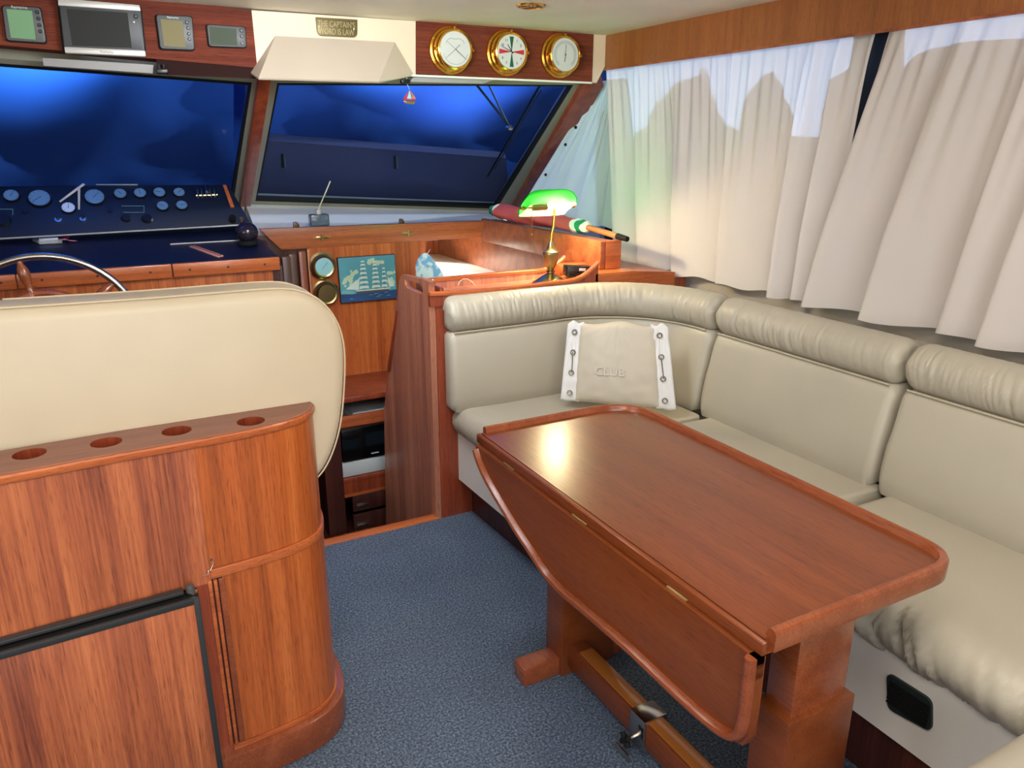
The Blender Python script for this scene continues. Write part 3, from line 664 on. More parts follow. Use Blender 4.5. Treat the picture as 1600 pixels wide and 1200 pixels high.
B().hexa([P_-sd*.014-PTn*.010, P_+sd*.014-PTn*.010, P_+sd*.014+PTn*.010, P_-sd*.014+PTn*.010], [Q_-sd*.014-PTn*.010, Q_+sd*.014-PTn*.010, Q_+sd*.014+PTn*.010, Q_-sd*.014+PTn*.010], .003).build('plug', M['connector'], wb)
B().hexa([top(40, 372, .003), top(62, 383, .003), top(98, 381, .003), top(84, 370, .003)], [top(40, 372, .006), top(60, 383, .02), top(98, 381, .02), top(84, 370, .006)]).build('bag', M['bag'], wb)
B().tube([Q_, Q_+ax*.03+PTn*.006, top(106, 377, .014), top(116, 370, .008)], .0022, 6).build('wire', M['wire'], wb)
B().tube([Q_-sd*.004, Q_+ax*.03, top(110, 380, .012), top(120, 378.5, .006)], .0022, 6).build('wire', plain('pink_wire', (220, 150, 160), .5), wb)
# steering wheel
WC = Vector((-.205, 3.3, .778)); WR = .322
sw = root('steering_wheel', WC, 'stainless rimmed steering wheel with turned wooden spokes behind the white seat back', 'steering wheel')
tilt = Matrix.Rotation(math.radians(-8), 3, 'X')
def wpnt(r, a, y=0): return WC+tilt @ Vector((r*math.cos(a), y, r*math.sin(a)))
B().tube([wpnt(WR, 2*PI*k/72) for k in range(73)], .014, 12, caps=False).build('rim', M['steel'], sw)
B().tube([wpnt(.185, 2*PI*k/60, .0) for k in range(61)], .017, 10, caps=False).build('inner_ring', M['post'], sw)
hb = B(); hb.lathe([(0, -.03), (.045, -.03), (.055, -.01), (.055, .02), (0, .03)], WC, 'y', 28); hb.build('hub', M['post'], sw)
for k in range(6):
    a = math.radians(100+60*k); sp_ = B(); rr = [.05, .10, .15, .185, .20, .215, .235, .25, .27, .285, .30, .312]; rd = [.012, .011, .013, .018, .013, .011, .016, .020, .021, .018, .011, .010]
    sp_.tube([wpnt(r, a) for r in rr], rd, 14).build('spoke', M['tedge'], sw)
B().tube([WC, WC+Vector((0, .29, 0))], .02, 12).build('shaft', M['steel'], sw)
tagset(B().box(.70, .93, 3.94, 3.96, -.45, 1.06).build('trim_13', M['dark']), **ST)

# ================================================================== SOFA
sofa = root('corner_sofa', (1.8, 1.6, 0), 'cream leather corner sofa with rolled headrests along the curtained wall', 'sofa')
SZ = .49
# plinth and base
B().prism([(1.25, 2.69), (1.272, 2.15), (1.50, 2.15), (1.50, -.5), (1.9, -.5), (1.9, 2.69)], 'z', 0, .16).build('kick_plate', M['dark'], sofa)
B().prism([(1.192, 2.69), (1.205, 2.13), (1.485, 2.13), (1.485, -.5), (2.3, -.5), (2.3, 2.69)], 'z', .16, .40).build('base_panel', M['base'], sofa)
vq = [onx(u, v, 1.485) for u, v in ((1388, 1049), (1458, 1093), (1458, 1143), (1389, 1106))]
vp = rpoly([(p.y, p.z) for p in vq], .018)
vg = B().prism(vp, 'x', 1.478, 1.486).build('vent_grille', M['vent'], sofa)
ys = [p.y for p in vq]; zs = [p.z for p in vq]
for k in range(7):
    z = min(zs)+.022+k*(max(zs)-min(zs)-.04)/6; B().box(1.475, 1.479, min(ys)+.012, max(ys)-.012, z-.003, z+.001).build('slat', M['rubber'], vg)

def sect_loft(b, path, prof, wr=None, closed_ends=.03):
    """path: list of (point2d, outward normal2d, arclength); prof(s) -> list of (d, z) with d outward"""
    L = path[-1][2]; secs = []
    for p, n, s in path:
        P = prof(s, L); cd = sum(q[0] for q in P)/len(P); cz = sum(q[1] for q in P)/len(P)
        e = min(s, L-s); k = 1 if e >= closed_ends else math.sqrt(max(0, 1-(1-e/closed_ends)**2))
        kk = lambda c, q: c+(q-c)*(1 if k == 1 else 1-(1-k)*min(1, .035/max(.02, abs(q-c))))
        row = []
        for j, (d, z) in enumerate(P):
            d2, z2 = kk(cd, d), kk(cz, z)
            if wr: ww = wr(s, j, z); d2 += ww
            row.append(Vector((p[0]+n[0]*d2, p[1]+n[1]*d2, z2)))
        secs.append(row)
    b.loft(secs); return b
def mkpath(pts, step=.006):
    """polyline -> dense path with normals (right hand side of travel)"""
    out = []; s = 0; P = [Vector(p) for p in pts]; dens = []
    for i in range(len(P)-1):
        n = max(1, int((P[i+1]-P[i]).length/step))
        for k in range(n): dens.append(P[i].lerp(P[i+1], k/n))
    dens.append(P[-1]); e0 = dens[0].copy(); e1 = dens[-1].copy()
    d0 = (dens[1]-dens[0]).normalized(); d1 = (dens[-1]-dens[-2]).normalized()
    for i, p in enumerate(dens):
        d = (dens[min(i+1, len(dens)-1)]-dens[max(i-1, 0)]).normalized(); n = Vector((d.y, -d.x))
        if i: s += (p-dens[i-1]).length
        out.append((p, n, s))
    return out
def fullback(lean, thick):
    def low(s, L):   # plain lower cushion, from the seat to the piping
        ln = lean(s, L); T = thick(s, L)
        zs_ = [SZ-.012, SZ+.02, SZ+.05, SZ+.12, SZ+.2, SZ+.27, .785, .80]
        bul = [-.018, -.004, .002, .007, .008, .006, .001, -.008]
        f_ = [(-ln*(z-SZ)/.31+q, z) for z, q in zip(zs_, bul)]
        return f_+[(-T, .80), (-T, SZ-.012)]
    def roll(s, L):
        ln = lean(s, L); T = thick(s, L); cxx = -ln-.055; r = .073; pts = []
        for k in range(19):
            a = math.radians(-62+ (62+128)*k/18); pts.append((cxx+r*math.cos(a)*1.05, .865+r*math.sin(a)))
        return pts+[(-T, .90), (-T, .80), (-ln-.04, .798)]
    return low, roll
def wrk(amp, f1, seed, slant=2.0, fade=None):
    def w_(s, j, z):
        a = amp*(fade(s) if fade else 1); q = s*f1+slant*(z-.85)*6+.6*noise.noise(Vector((s*9, z*12, seed)))
        rid = noise.noise(Vector((q, z*5+seed, seed*1.7))); rid2 = noise.noise(Vector((q*2.1, z*8, seed+5)))
        return a*(-abs(rid)*1.6+.5*rid2+.35)*(1 if z > .81 else .2)
    return w_
def back_cushion(pts, lean, thick, seed, fade=None, label=None):
    low, roll = fullback(lean, thick); path = mkpath(pts, .005)
    b = sect_loft(B(), path, low, lambda s, j, z: .0015*noise.noise(Vector((s*6, z*6, seed))) if j < 8 else 0)
    bc = b.build('back_cushion', M['sofa'], sofa, ang=60)
    r_ = sect_loft(B(), path, roll, wrk(.0085, 80, seed, 1.6, fade), .04).build('headroll', M['sofa'], bc, ang=70)
    L = path[-1][2]; pt = []
    for p, n, s in path[4:-4:4]:
        d = -lean(s, L)*1.0+.001; pt.append((p[0]+n[0]*d, p[1]+n[1]*d, .801))
    B().tube(pt, .0032, 8).build('piping', M['seam'], bc)
    return bc
arc = [(1.62+.36*math.cos(math.radians(a)), 2.25+.36*math.sin(math.radians(a))) for a in range(90, -1, -6)]
arc = [(x, y) for x, y in arc]
P1 = [(1.140, 2.61)]+arc+[(1.98, 2.185)]
def smooth(a): a = max(0, min(1, a)); return a*a*(3-2*a)
lnA = lambda s, L: .02+.045*smooth((s-.3)/.7); thA = lambda s, L: .10+.14*smooth((s-.35)/.6)
back_cushion(P1, lnA, thA, 3)
cst = lambda v: (lambda s, L: v)
back_cushion([(1.98, 2.170), (1.98, 1.385)], cst(.07), cst(.27), 11, lambda s: .25+.65*math.exp(-((s-.25)/.22)**2))
back_cushion([(1.98, 1.370), (1.98, .585)], cst(.07), cst(.27), 17, lambda s: .75)
back_cushion([(1.98, .570), (1.98, -.2)], cst(.07), cst(.27), 21)
# seat cushions: profile runs front roll -> top -> back -> underside
def seat(pts, depth, name_seed, z0=.365, rollr=.055, wr=.003, over=.0, frill=1):
    path = mkpath(pts, .006)
    def pf(s, L):
        P = []
        for k in range(13):
            a = math.radians(-95+185*k/12); P.append((-rollr+rollr*math.cos(a)*1.0, z0+(SZ-z0)/2+(SZ-z0)/2*math.sin(a)))
        P += [(-.12, SZ-.002), (-.2, SZ-.004), (-.35, SZ-.004), (-depth, SZ-.006), (-depth, z0), (-.2, z0)]
        return P
    def w_(s, j, z):
        if j > 12: return 0
        q = s*38+(z-.43)*22+.8*noise.noise(Vector((s*5, z*9, name_seed)))
        return wr*(-abs(noise.noise(Vector((q, z*7, name_seed))))*2+.4+.6*noise.noise(Vector((q*.35, z*3, 2))))
    b = sect_loft(B(), path, pf, w_, .035); return b.build('seat_cushion', M['sofa'], sofa, ang=60)
SD_ = .58
seat([(1.455, 2.125), (1.455, 1.352)][::1], SD_, 4)
seat([(1.455, 1.340), (1.455, .50)], SD_, 6, z0=.35, rollr=.085, wr=.013)
# return seat (front roll along its end towards the stairs)
rs = seat([(1.160, 2.70), (1.160, 2.12)][::-1][::-1], .82, 9, wr=.0045)
# seat cushion of the after end, entering at the bottom right corner
B().box(1.06, 2.0, -.12, .585, .30, .485, .06, 5).build('seat_cushion', M['sofa'], sofa)

# ---- pillow
def bil(q, a, b_): return q[0]*(1-a)*(1-b_)+q[1]*a*(1-b_)+q[2]*a*b_+q[3]*(1-a)*b_
pq = [Vector((1.665, 2.475, .488)), Vector((1.905, 2.13, .486)), Vector((1.955, 2.245, .80)), Vector((1.672, 2.585, .805))]
pq = [onz(880, 630, .50), onz(1054, 640, .50), None, None]
pq[2] = ray(1040, 512)*1.0; pq[3] = ray(896, 506)*1.0
def at_d(u, v, x, y): d = ray(u, v); k = (x*d.x+y*d.y)/(d.x**2+d.y**2); return Vector((0, 0, H))+d*k
pq[2] = at_d(1040, 510, 1.96, 2.21); pq[3] = at_d(893, 505, 1.64, 2.52)
pq[0] = at_d(882, 625, 1.585, 2.45); pq[1] = at_d(1052, 640, 1.90, 2.12)
pn = (pq[1]-pq[0]).cross(pq[3]-pq[0]).normalized(); pn = pn if pn.y < 0 else -pn
pil = root('scatter_pillow', (pq[0]+pq[1])/2, 'beige linen pillow with white eyelet laced side strips in the sofa corner', 'pillow')
def pillow_sheet(a0, a1, thick, off, name, mat, seed, edgew=.08, N=60, K=46, bow=.0, wr=1.0):
    b = B(); fr_ = []; bk_ = []
    for j in range(K+1):
        rf = []; rb = []
        for i in range(N+1):
            a, c_ = i/N, j/K; A = a0+(a1-a0)*a; e = min(a, 1-a, c_, 1-c_)
            ee = min(1, e/edgew); puff = math.sqrt(max(0, 1-(1-ee)**2))
            cc_ = c_+(.018*math.sin(a*9+seed)+.02*math.sin(a*PI)) * (1 if c_ > .5 else -.3)*abs(c_-.5)*2
            p = bil(pq, A, cc_)
            q = math.sin(a*PI)**.6*math.sin(min(1, c_*1.02)*PI)**.5 if bow else 0
            ws = 0
            if wr:
                fan = math.atan2(1.05-c_, a-.5); ws = .0075*wr*noise.noise(Vector((fan*5.5, (1.05-c_)*1.4, seed)))*smooth(c_*1.2)+.004*wr*noise.noise(Vector((A*9, c_*9, seed+2)))
                ws -= .010*wr*math.exp(-((a-.52-.08*(c_-.6))/.025)**2)*smooth((c_-.25)*2)*.5
            p = p+pn*(off+bow*q+ws*ee)
            rf.append(b.bm.verts.new(p+pn*thick*puff)); rb.append(b.bm.verts.new(p-pn*thick*.6*puff-pn*.0005-pn*bow*q*.9))
        fr_.append(rf); bk_.append(rb)
    for j in range(K):
        for i in range(N):
            b.bm.faces.new((fr_[j][i], fr_[j][i+1], fr_[j+1][i+1], fr_[j+1][i])); b.bm.faces.new((bk_[j][i], bk_[j+1][i], bk_[j+1][i+1], bk_[j][i+1]))
    rimf = [fr_[0][i] for i in range(N+1)]+[fr_[j][N] for j in range(1, K+1)]+[fr_[K][i] for i in range(N-1, -1, -1)]+[fr_[j][0] for j in range(K-1, 0, -1)]
    rimb = [bk_[0][i] for i in range(N+1)]+[bk_[j][N] for j in range(1, K+1)]+[bk_[K][i] for i in range(N-1, -1, -1)]+[bk_[j][0] for j in range(K-1, 0, -1)]
    for i in range(len(rimf)): j = (i+1) % len(rimf); b.bm.faces.new((rimf[j], rimf[i], rimb[i], rimb[j]))
    return b.build(name, mat, pil, ang=70)
pillow_sheet(.10, .90, .012, .012, 'cover', M['linen'], 3, .10, bow=.040)
def peye(A, c_): p = bil(pq, A, c_); return p+pn*(.018+.012)
for a0, a1, sd_ in ((-.03, .15, 5), (.85, 1.03, 8)):
    fl_ = pillow_sheet(a0, a1, .006, .016, 'laced_strip', M['white_cloth'], sd_, .12, 22, 40, bow=.004, wr=1.1)
    am = (a0+a1)/2; ex = (pq[1]-pq[0]).normalized(); ez = (pq[3]-pq[0]).normalized()
    for k, c_ in enumerate((.10, .36, .62, .88)):
        p = peye(am, c_); ring_ = [p+(ex*math.cos(t)+ez*math.sin(t))*.009 for t in [2*PI*i/16 for i in range(17)]]
        B().tube(ring_, .0028, 6, caps=False).build('eyelet', M['steel'], fl_)
    B().tube([peye(am+.004, .36), peye(am, .50)-pn*.002, peye(am-.004, .62)], .0018, 6).build('lace', M['groove'], fl_)
ex = (pq[1]-pq[0]).normalized(); ezz = pn.cross(ex); ezz = ezz if ezz.z > 0 else -ezz
pm = Matrix((ex, ezz, pn)).transposed().to_4x4(); M['faint'] = plain('faint_print', (206, 200, 188), .8)
pm.translation = bil(pq, .45, .40)+pn*.0665; text_mesh('print', 'CLUB', .045, M['faint'], pil, pm, .0008, 1.1)

# ================================================================== TABLE
TZ = .69
def yz9(u, v, x=.925): p = onx(u, v, x); return (p.y, p.z)
tb = root('dropleaf_table', (1.2, 1.3, 0), 'mahogany drop-leaf table with raised edge and lowered side leaf before the sofa', 'table')
x0, x1, y0, y1 = .916, 1.462, .776, 1.91
top_o = rpoly([(x0, y0), (x1, y0), (x1, y1), (x0, y1)], [0, .10, .16, 0], 10)
B().prism(rpoly([(x0, y0+.012), (x1-.012, y0+.012), (x1-.012, y1-.012), (x0, y1-.012)], [0, .09, .15, 0], 10), 'z', TZ-.028, TZ-.004).build('table_top', M['table'], tb)
# raised lip round three sides: sections swept along the outline
lip = [p for p in rpoly([(x0+.012, y0), (x1, y0), (x1, y1), (x0+.012, y1)], [0, .10, .16, 0], 14)]
def sweep(pts, prof, b):
    secs = []
    for i, p in enumerate(pts):
        p = Vector(p); d = (Vector(pts[min(i+1, len(pts)-1)])-Vector(pts[max(i-1, 0)])).normalized(); n = Vector((d.y, -d.x)); secs.append([(p.x+n.x*o, p.y+n.y*o, z) for o, z in prof])
    return b.loft(secs)
lp = [(0, TZ-.030), (.001, TZ+.004), (-.003, TZ+.011), (-.010, TZ+.013), (-.017, TZ+.010), (-.020, TZ+.002), (-.023, TZ-.004), (-.023, TZ-.030)]
sweep(lip, lp, B()).build('raised_edge', M['tedge'], tb)
B().prism([(x0-.012, TZ-.032), (x0+.020, TZ-.032), (x0+.020, TZ-.0285), (x0-.0015, TZ-.0285), (x0-.0015, TZ-.005), (x0-.012, TZ-.008)], 'y', y0+.004, y1-.004, .002).build('hinge_rail', M['table'], tb)
# lowered leaf
LF = [(748, 722), (765, 757), (788, 796), (812, 836), (834, 868), (855, 902), (884, 932), (915, 957), (948, 986), (980, 1013), (1015, 1046), (1050, 1080), (1085, 1112), (1115, 1138), (1140, 1158), (1160, 1168), (1178, 1165), (1192, 1150), (1200, 1132), (1206, 1112)]
XL = .893
lo = [yz9(743, 684, XL), yz9(744, 704, XL)]+[yz9(u, v, XL) for u, v in LF]+[(y0+.002, .56), (y0+.002, .657)]
lo = [(lo[0][0], .657)]+lo[1:-2]
_l = []
for y, z in lo:
    y = max(y, y0+.003)
    if not _l or math.hypot(_l[-1][0]-y, _l[-1][1]-z) > .006: _l.append((y, z))
lo = _l+[(y0+.003, .657)]
B().prism([(y, z+.004) if z < .6 else (y, z) for y, z in lo], 'x', XL, XL+.018).build('drop_leaf', M['table'], tb, smooth=False)
lf = [p for p in lo[1:]]
def sweep_x(pts, prof, b):
    secs = []
    for i, p in enumerate(pts):
        p = Vector(p); d = (Vector(pts[min(i+1, len(pts)-1)])-Vector(pts[max(i-1, 0)])).normalized(); n = Vector((d.y, -d.x)); secs.append([(x, p.x+n.x*o, p.y+n.y*o) for o, x in prof])
    return b.loft(secs)
sm = []
for i in range(len(lf)-1):
    a_, c_ = Vector(lf[i]), Vector(lf[i+1]); n = max(1, int((c_-a_).length/.012))
    for k in range(n): sm.append(a_.lerp(c_, k/n))
sm.append(Vector(lf[-1]))
for _ in range(10): sm = [sm[0]]+[(sm[i-1]+sm[i]*2+sm[i+1])/4 for i in range(1, len(sm)-1)]+[sm[-1]]
sweep_x([tuple(p) for p in sm], [(.0, XL+.020), (.0, XL-.008), (.004, XL-.014), (.010, XL-.016), (.016, XL-.014), (.020, XL-.006), (.020, XL+.020)], B()).build('leaf_edge', M['tedge'], tb)
for yy in (1.0, 1.35, 1.7): B().tube([(x0-.012, yy-.03, TZ-.034), (x0-.012, yy+.03, TZ-.034)], .005, 8).build('hinge', M['abrass'], tb)
# pedestals, feet, stretcher
for (ya, yb) in ((1.60, 1.69), (.80, .89)):
    B().box(1.04, 1.19, ya+.012, yb-.012, .30, TZ-.03, .004).build('leg', M['tedge'], tb)
    B().box(1.022, 1.208, ya, yb, .0, .45 if ya < 1 else .47, .004).build('leg_sleeve', M['table'], tb)
    B().box(1.10, 1.44, ya+.01, yb-.01, TZ-.06, TZ-.03, .003).build('bearer', M['tedge'], tb)
B().box(.905, 1.44, 1.612, 1.675, .0, .058, .005).build('foot', M['tedge'], tb)
B().box(.905, 1.44, .812, .875, .0, .058, .005).build('foot', M['tedge'], tb)
B().box(1.045, 1.10, .88, 1.61, .03, .105, .004).build('stretcher', M['table'], tb)
B().box(1.05, 1.095, .88, 1.55, .105, .111, .002).build('stretcher_cap', plain('worn_mahogany', (158, 96, 40), .22, coat=.5), tb)
cy = onz(1010, 1120, .1).y
B().box(1.036, 1.109, cy-.03, cy+.03, .02, .116, .003).build('clamp', M['steel'], tb)
k_ = B(); c0 = Vector((1.012, cy, .055)); k_.tube([c0+Vector((.03, 0, 0)), c0-Vector((.012, 0, 0))], .008, 12)
kn = k_.build('clamp_screw', M['steel'], tb); kb = B()
for i in range(4):
    a = PI/4+i*PI/2; kb.tube([c0+Vector((-.008, 0, 0)), c0+Vector((-.010, math.cos(a)*.020, math.sin(a)*.020))], [.010, .007], 10)
kb.build('clamp_knob', M['rubber'], kn)
kb = B(); kb.box(.992, .999, cy-.03, cy+.03, .012, .030, .003); kb.build('clamp_foot', M['steel'], tb)

# ================================================================== HELM SEAT AND BAR CONSOLE (left foreground)
con = root('bar_console', (-.2, 1.75, 0), 'curved mahogany console with cup holes in its top, left foreground', 'cabinet')
cr = [(-1.2, 1.575), (-.60, 1.608), (-.22, 1.634), (0, 1.650), (.12, 1.655), (.20, 1.661), (.27, 1.671), (.32, 1.684), (.357, 1.703), (.385, 1.733), (.402, 1.775), (.411, 1.83), (.414, 1.90), (.414, 2.03)]
def crv(off, i0=0):
    """console outline pushed outward by off"""
    out = []
    for i in range(i0, len(cr)):
        d = (Vector(cr[min(i+1, len(cr)-1)])-Vector(cr[max(i-1, 0)])).normalized(); n = Vector((d.y, -d.x)); out.append((cr[i][0]+n.x*off, cr[i][1]+n.y*off))
    return out
def shell(off, z0, z1, i0=0, i1=None, back=None, thick=.02):
    a = crv(off)[i0:i1]; b_ = crv(off-thick)[i0:i1]; return a+b_[::-1]
def resamp(pts, k=4):
    out = []
    P = [Vector(p) for p in pts]
    for i in range(len(P)-1):
        p0, p1, p2, p3 = P[max(i-1, 0)], P[i], P[i+1], P[min(i+2, len(P)-1)]
        for j in range(k):
            t = j/k; out.append(.5*((2*p1)+(p2-p0)*t+(2*p0-5*p1+4*p2-p3)*t*t+(3*p1-p0-3*p2+p3)*t**3))
    out.append(P[-1]); return [tuple(p) for p in out]
cr = resamp(cr, 4)
def idx(x): return min(range(len(cr)), key=lambda i: abs(cr[i][0]-x))
CT = .90
# top slab with four cup holes
hol = []
for u, v in ((46, 709), (166, 691), (276, 673), (392, 658)):
    p = onz(u, v, CT); hol.append((p.x, p.y))
tout = [p for p in crv(.006) if p[1] < 1.90]+[(.30, 1.95), (-1.2, 1.82)]
top_h = [[(x+.031*math.cos(2*PI*k/24), y+.031*math.sin(2*PI*k/24)) for k in range(24)] for x, y in hol]
i_t = [i for i, p in enumerate(cr) if p[1] > 1.772 and p[0] > .3][0]
tout = [p for p in crv(.006)[:i_t]]+[(.402, 1.785), (0, 1.785), (-1.2, 1.72)]
B().prism(tout, 'z', CT-.018, CT, holes=top_h).build('top', M['console_top'], con, ang=50)
for k, (x, y) in enumerate(hol):
    B().lathe([(.0302, -.001), (.0315, -.001), (.0315, -.075), (0, -.08), (0, -.074), (.0302, -.070), (.0302, -.001)], (x, y, CT), 'z', 24, caps=False).build('cup_well', M['post'], con)
# nosing strip along the top edge
sweep([p for p in crv(.0)[:i_t]], [(0, CT-.018), (.007, CT-.018), (.009, CT-.014), (.009, CT-.005), (.006, CT-.001), (0, CT+.0005)], B()).build('nosing', M['edge'], con)
jx = idx(.110)
B().prism(crv(.0)+[(-1.2, 2.03)], 'z', .095, .585).build('carcass', M['dark'], con)
B().prism(crv(.002)[:jx+1]+crv(-.02)[:jx+1][::-1], 'z', .555, CT-.018).build('upper_panel', M['console'], con)
M['console2'] = wood('console_end_mahogany', (150, 76, 34), (186, 96, 44), (208, 118, 60), 'z', .34, band=1.0)
B().prism(crv(.002)[jx-0:]+crv(-.02)[jx-0:][::-1], 'z', .590, CT-.018).build('curved_panel', M['console2'], con)
B().prism(crv(.001)[jx-2:jx+1]+crv(-.02)[jx-2:jx+1][::-1], 'z', .0, .57).build('stile', M['post'], con)
B().prism(crv(.007)[jx:]+crv(-.02)[jx:][::-1], 'z', .565, .588, .002).build('moulding', M['edge'], con)
jd = idx(.150)
dr = B().prism(crv(.004)[jd:]+crv(-.018)[jd:][::-1], 'z', .108, .565).build('curved_door', M['console2'], con)
for (xa, xb, of, mt) in ((.112, .121, .004, 'edge'), (.124, .132, .008, 'edge'), (.135, .149, .005, 'tedge')):
    def atx(x, off):
        for i in range(len(cr)-1):
            if cr[i][0] <= x <= cr[i+1][0]: t = (x-cr[i][0])/(cr[i+1][0]-cr[i][0]); p = Vector(cr[i]).lerp(Vector(cr[i+1]), t); return (p.x, p.y-off)
    B().prism([atx(xa, of), atx(xb, of), atx(xb, -.015), atx(xa, -.015)], 'z', .108, .560, .002).build('door_moulding', M[mt], con)
B().prism(crv(.007)[jx:]+crv(-.02)[jx:][::-1], 'z', .092, .106, .002).build('moulding', M['edge'], con)
B().prism(crv(.026)+[(-1.2, 2.0)], 'z', 0, .092, .006).build('baseboard', M['tedge'], con)
# fridge
fz = .553
fr_ = root('built_in_fridge', (-.3, 1.6, .1), 'wood-faced fridge door with black frame standing proud of the console', 'fridge')
y_f = 1.605
def fy(x, off=0): return 1.650+(x-.0)*.06-.045+off
def fbox(xa, xb, za, zb, o0, o1, name, mat, par, bev=.002):
    return B().hexa([(xa, fy(xa, o0), za), (xb, fy(xb, o0), za), (xb, fy(xb, o0), zb), (xa, fy(xa, o0), zb)], [(xa, fy(xa, o1), za), (xb, fy(xb, o1), za), (xb, fy(xb, o1), zb), (xa, fy(xa, o1), zb)], bev).build(name, mat, par)
fd = fbox(-1.1, .088, .03, fz, 0, .042, 'door', M['rubber'], fr_)
fbox(-1.1, .078, .0, fz-.012, -.004, .0, 'wood_panel', M['console'], fd)
fbox(.076, .088, .0, fz+.001, -.006, .004, 'frame', M['dgray'], fd, .001); fbox(-1.1, .077, fz-.013, fz+.001, -.006, .004, 'frame', M['dgray'], fd, .001)
fbox(-1.1, .06, fz+.004, fz+.013, .016, .036, 'hinge_bar', M['dgray'], fr_)
B().lathe([(0, 0), (.009, 0), (.009, .010), (.007, .016), (0, .018)], (.074, fy(.074, .02), fz+.006), 'z', 14).build('hinge_knob', M['gray'], fr_)
B().lathe([(0, 0), (.010, 0), (.010, .006), (0, .006)], (.078, fy(.078, .018), fz), 'z', 14).build('washer', M['steel'], fr_)
hk = root('brass_hook_and_eye', (.10, 1.655, .6), 'tiny hook latch with chain on the console above the fridge corner', 'latch')
p1 = ony(330, 874, 1.652); p2 = ony(326, 890, 1.648); p3 = ony(315, 900, 1.64)
B().tube([p1, p1+Vector((.003, -.006, -.008)), p2+Vector((.003, -.006, 0)), p2], .0012, 6).build('hook', M['steel'], hk)
B().tube([p2, p2+Vector((-.003, -.004, -.010)), p3], .0008, 6).build('chain', M['steel'], hk)
B().lathe([(0, -.003), (.003, -.003), (.003, .003), (0, .003)], p1, 'y', 10).build('eye', M['steel'], hk)

# helm seat back: thick cream cushion rising behind the console
hs = root('helm_bench', (-.2, 1.9, .3), 'cream leather helm seat back rising behind the console, left foreground', 'seat')
xr = ony(530, 545, 1.86).x; ztop = 1.175
sp_ = [(-1.3, 1.19), (xr-.15, ztop+.002), (xr, ztop-.002), (xr+.006, .62), (-1.3, .62)]
oq = [(-1.3, ony(0, 474, 1.85).z+.002)]+[(ony(u, v, 1.85).x, ony(u, v, 1.85).z) for u, v in ((0, 474), (220, 460), (360, 449), (430, 445), (462, 449), (490, 462), (512, 486), (525, 515), (530, 550), (529, 600), (524, 650), (514, 690), (499, 722), (480, 742), (455, 756), (420, 766))]+[(-1.3, ony(420, 766, 1.85).z-.005)]
cen = Vector((-.3, .95)); dn_ = resamp(oq[1:-1], 4); oq = [oq[0]]+dn_+[oq[-1]]
NO = []
for i, p in enumerate(oq):
    a_ = Vector(oq[i-1]); c_ = Vector(oq[(i+1) % len(oq)]); d = (c_-a_).normalized(); NO.append(Vector((d.y, -d.x)))
b = B(); prof = []
for k in range(9): a = PI/2*k/8; prof.append((.035*(1-math.sin(a)), .035*(1-math.cos(a))))   # inset, depth
rings = []
YF, YB = 1.786, 1.915
seq = [(.030, YF-.001), (.018, YF+.003), (.010, YF+.009), (.004, YF+.017), (.001, YF+.026), (0, YF+.036), (0, YB-.03), (.004, YB-.015), (.012, YB-.005), (.03, YB)]
for ins, y in seq: rings.append([(p[0]-(-1)*NO[i].x*ins*1 if False else p[0]+NO[i].x*ins, y, p[1]+NO[i].y*ins) for i, p in enumerate(oq)])
b.loft(rings)
hb_ = b.build('backrest', M['cream'], hs, ang=60)
for ins, y in ((.004, YF+.013), (.004, YB-.014)):
    B().tube([(p[0]+NO[i].x*(ins-.003), y, p[1]+NO[i].y*(ins-.003)) for i, p in enumerate(oq[1:-1])], .0022, 8).build('piping', plain('cream_piping', (206, 190, 160), .45), hb_)
B().box(-1.2, .36, 1.93, 2.40, .595, .68, .04, 4).build('seat_cushion', M['cream'], hs)
B().box(-1.2, .34, 2.04, 2.36, 0, .595, .01).build('seat_box', M['dark'], hs)

# ================================================================== HEADER INSTRUMENTS
def slabpx(q, y0, y1, bev=0): a = face_y(q, y1); d = Vector((0, y0-y1, 0)); return B().hexa(a, [p-Vector((0, y1-y0, 0)) for p in a] if False else [p+d for p in a], bev)
def unit(name, label, q, scr, lcd, btns, frame='gray', cat='display', th_=.022, kn=4, extra=None, br=None):
    c = sum((ony(u, v, HY) for u, v in q), Vector())/4; r_ = root(name, c, label, cat)
    a = [(p.x, p.z) for p in face_y(q, HY)]; body = B().prism(rpoly(a, kn*.003), 'y', HY-th_, HY, .003).build('housing', M[frame], r_)
    o = [(c.x+(x-c.x)*1.05, c.z+(z-c.z)*1.06) for x, z in a]; B().prism(rpoly(o, kn*.003), 'y', HY-.008, HY, .002).build('gasket', M['rubber'], r_)
    def fp(u, v): p = ony(u, v, HY-th_); return (p.x, p.z)
    s_ = B().prism([fp(u, v) for u, v in scr], 'y', HY-th_-.0012, HY-th_+.002).build('screen', M[lcd], r_)
    for u, v, rr in btns:
        x, z = fp(u, v); B().lathe([(0, -.005), (rr*.7, -.005), (rr, -.002), (rr, 0), (0, 0)], (x, HY-th_, z), 'y', 14).build('button', M['black'], r_)
    return r_, fp
u1, fp = unit('depth_display', 'square grey display with pale green screen, leftmost on the wood header', [(4, 10), (63, 13), (73, 68), (11, 64)], [(10, 14), (50, 17), (56, 62), (17, 59)], 'lcdg', [(58, 19, .006), (60, 29, .006), (61.5, 39.5, .006), (63, 49, .006)])
x, z = fp(30, 11.5); text_mesh('lettering', 'Raymarine', .011, M['dial'], u1, facing_y((x, HY-.0232, z)))
u2, fp = unit('chart_plotter', 'wide chart plotter with dark screen between silver end bars on the wood header', [(92, 2), (218, 12), (226, 86), (101, 81)], [(104, 14), (199, 20), (206, 75), (113, 71)], 'screen', [(212, 26, .007)], 'dgray', 'chart plotter', .04)
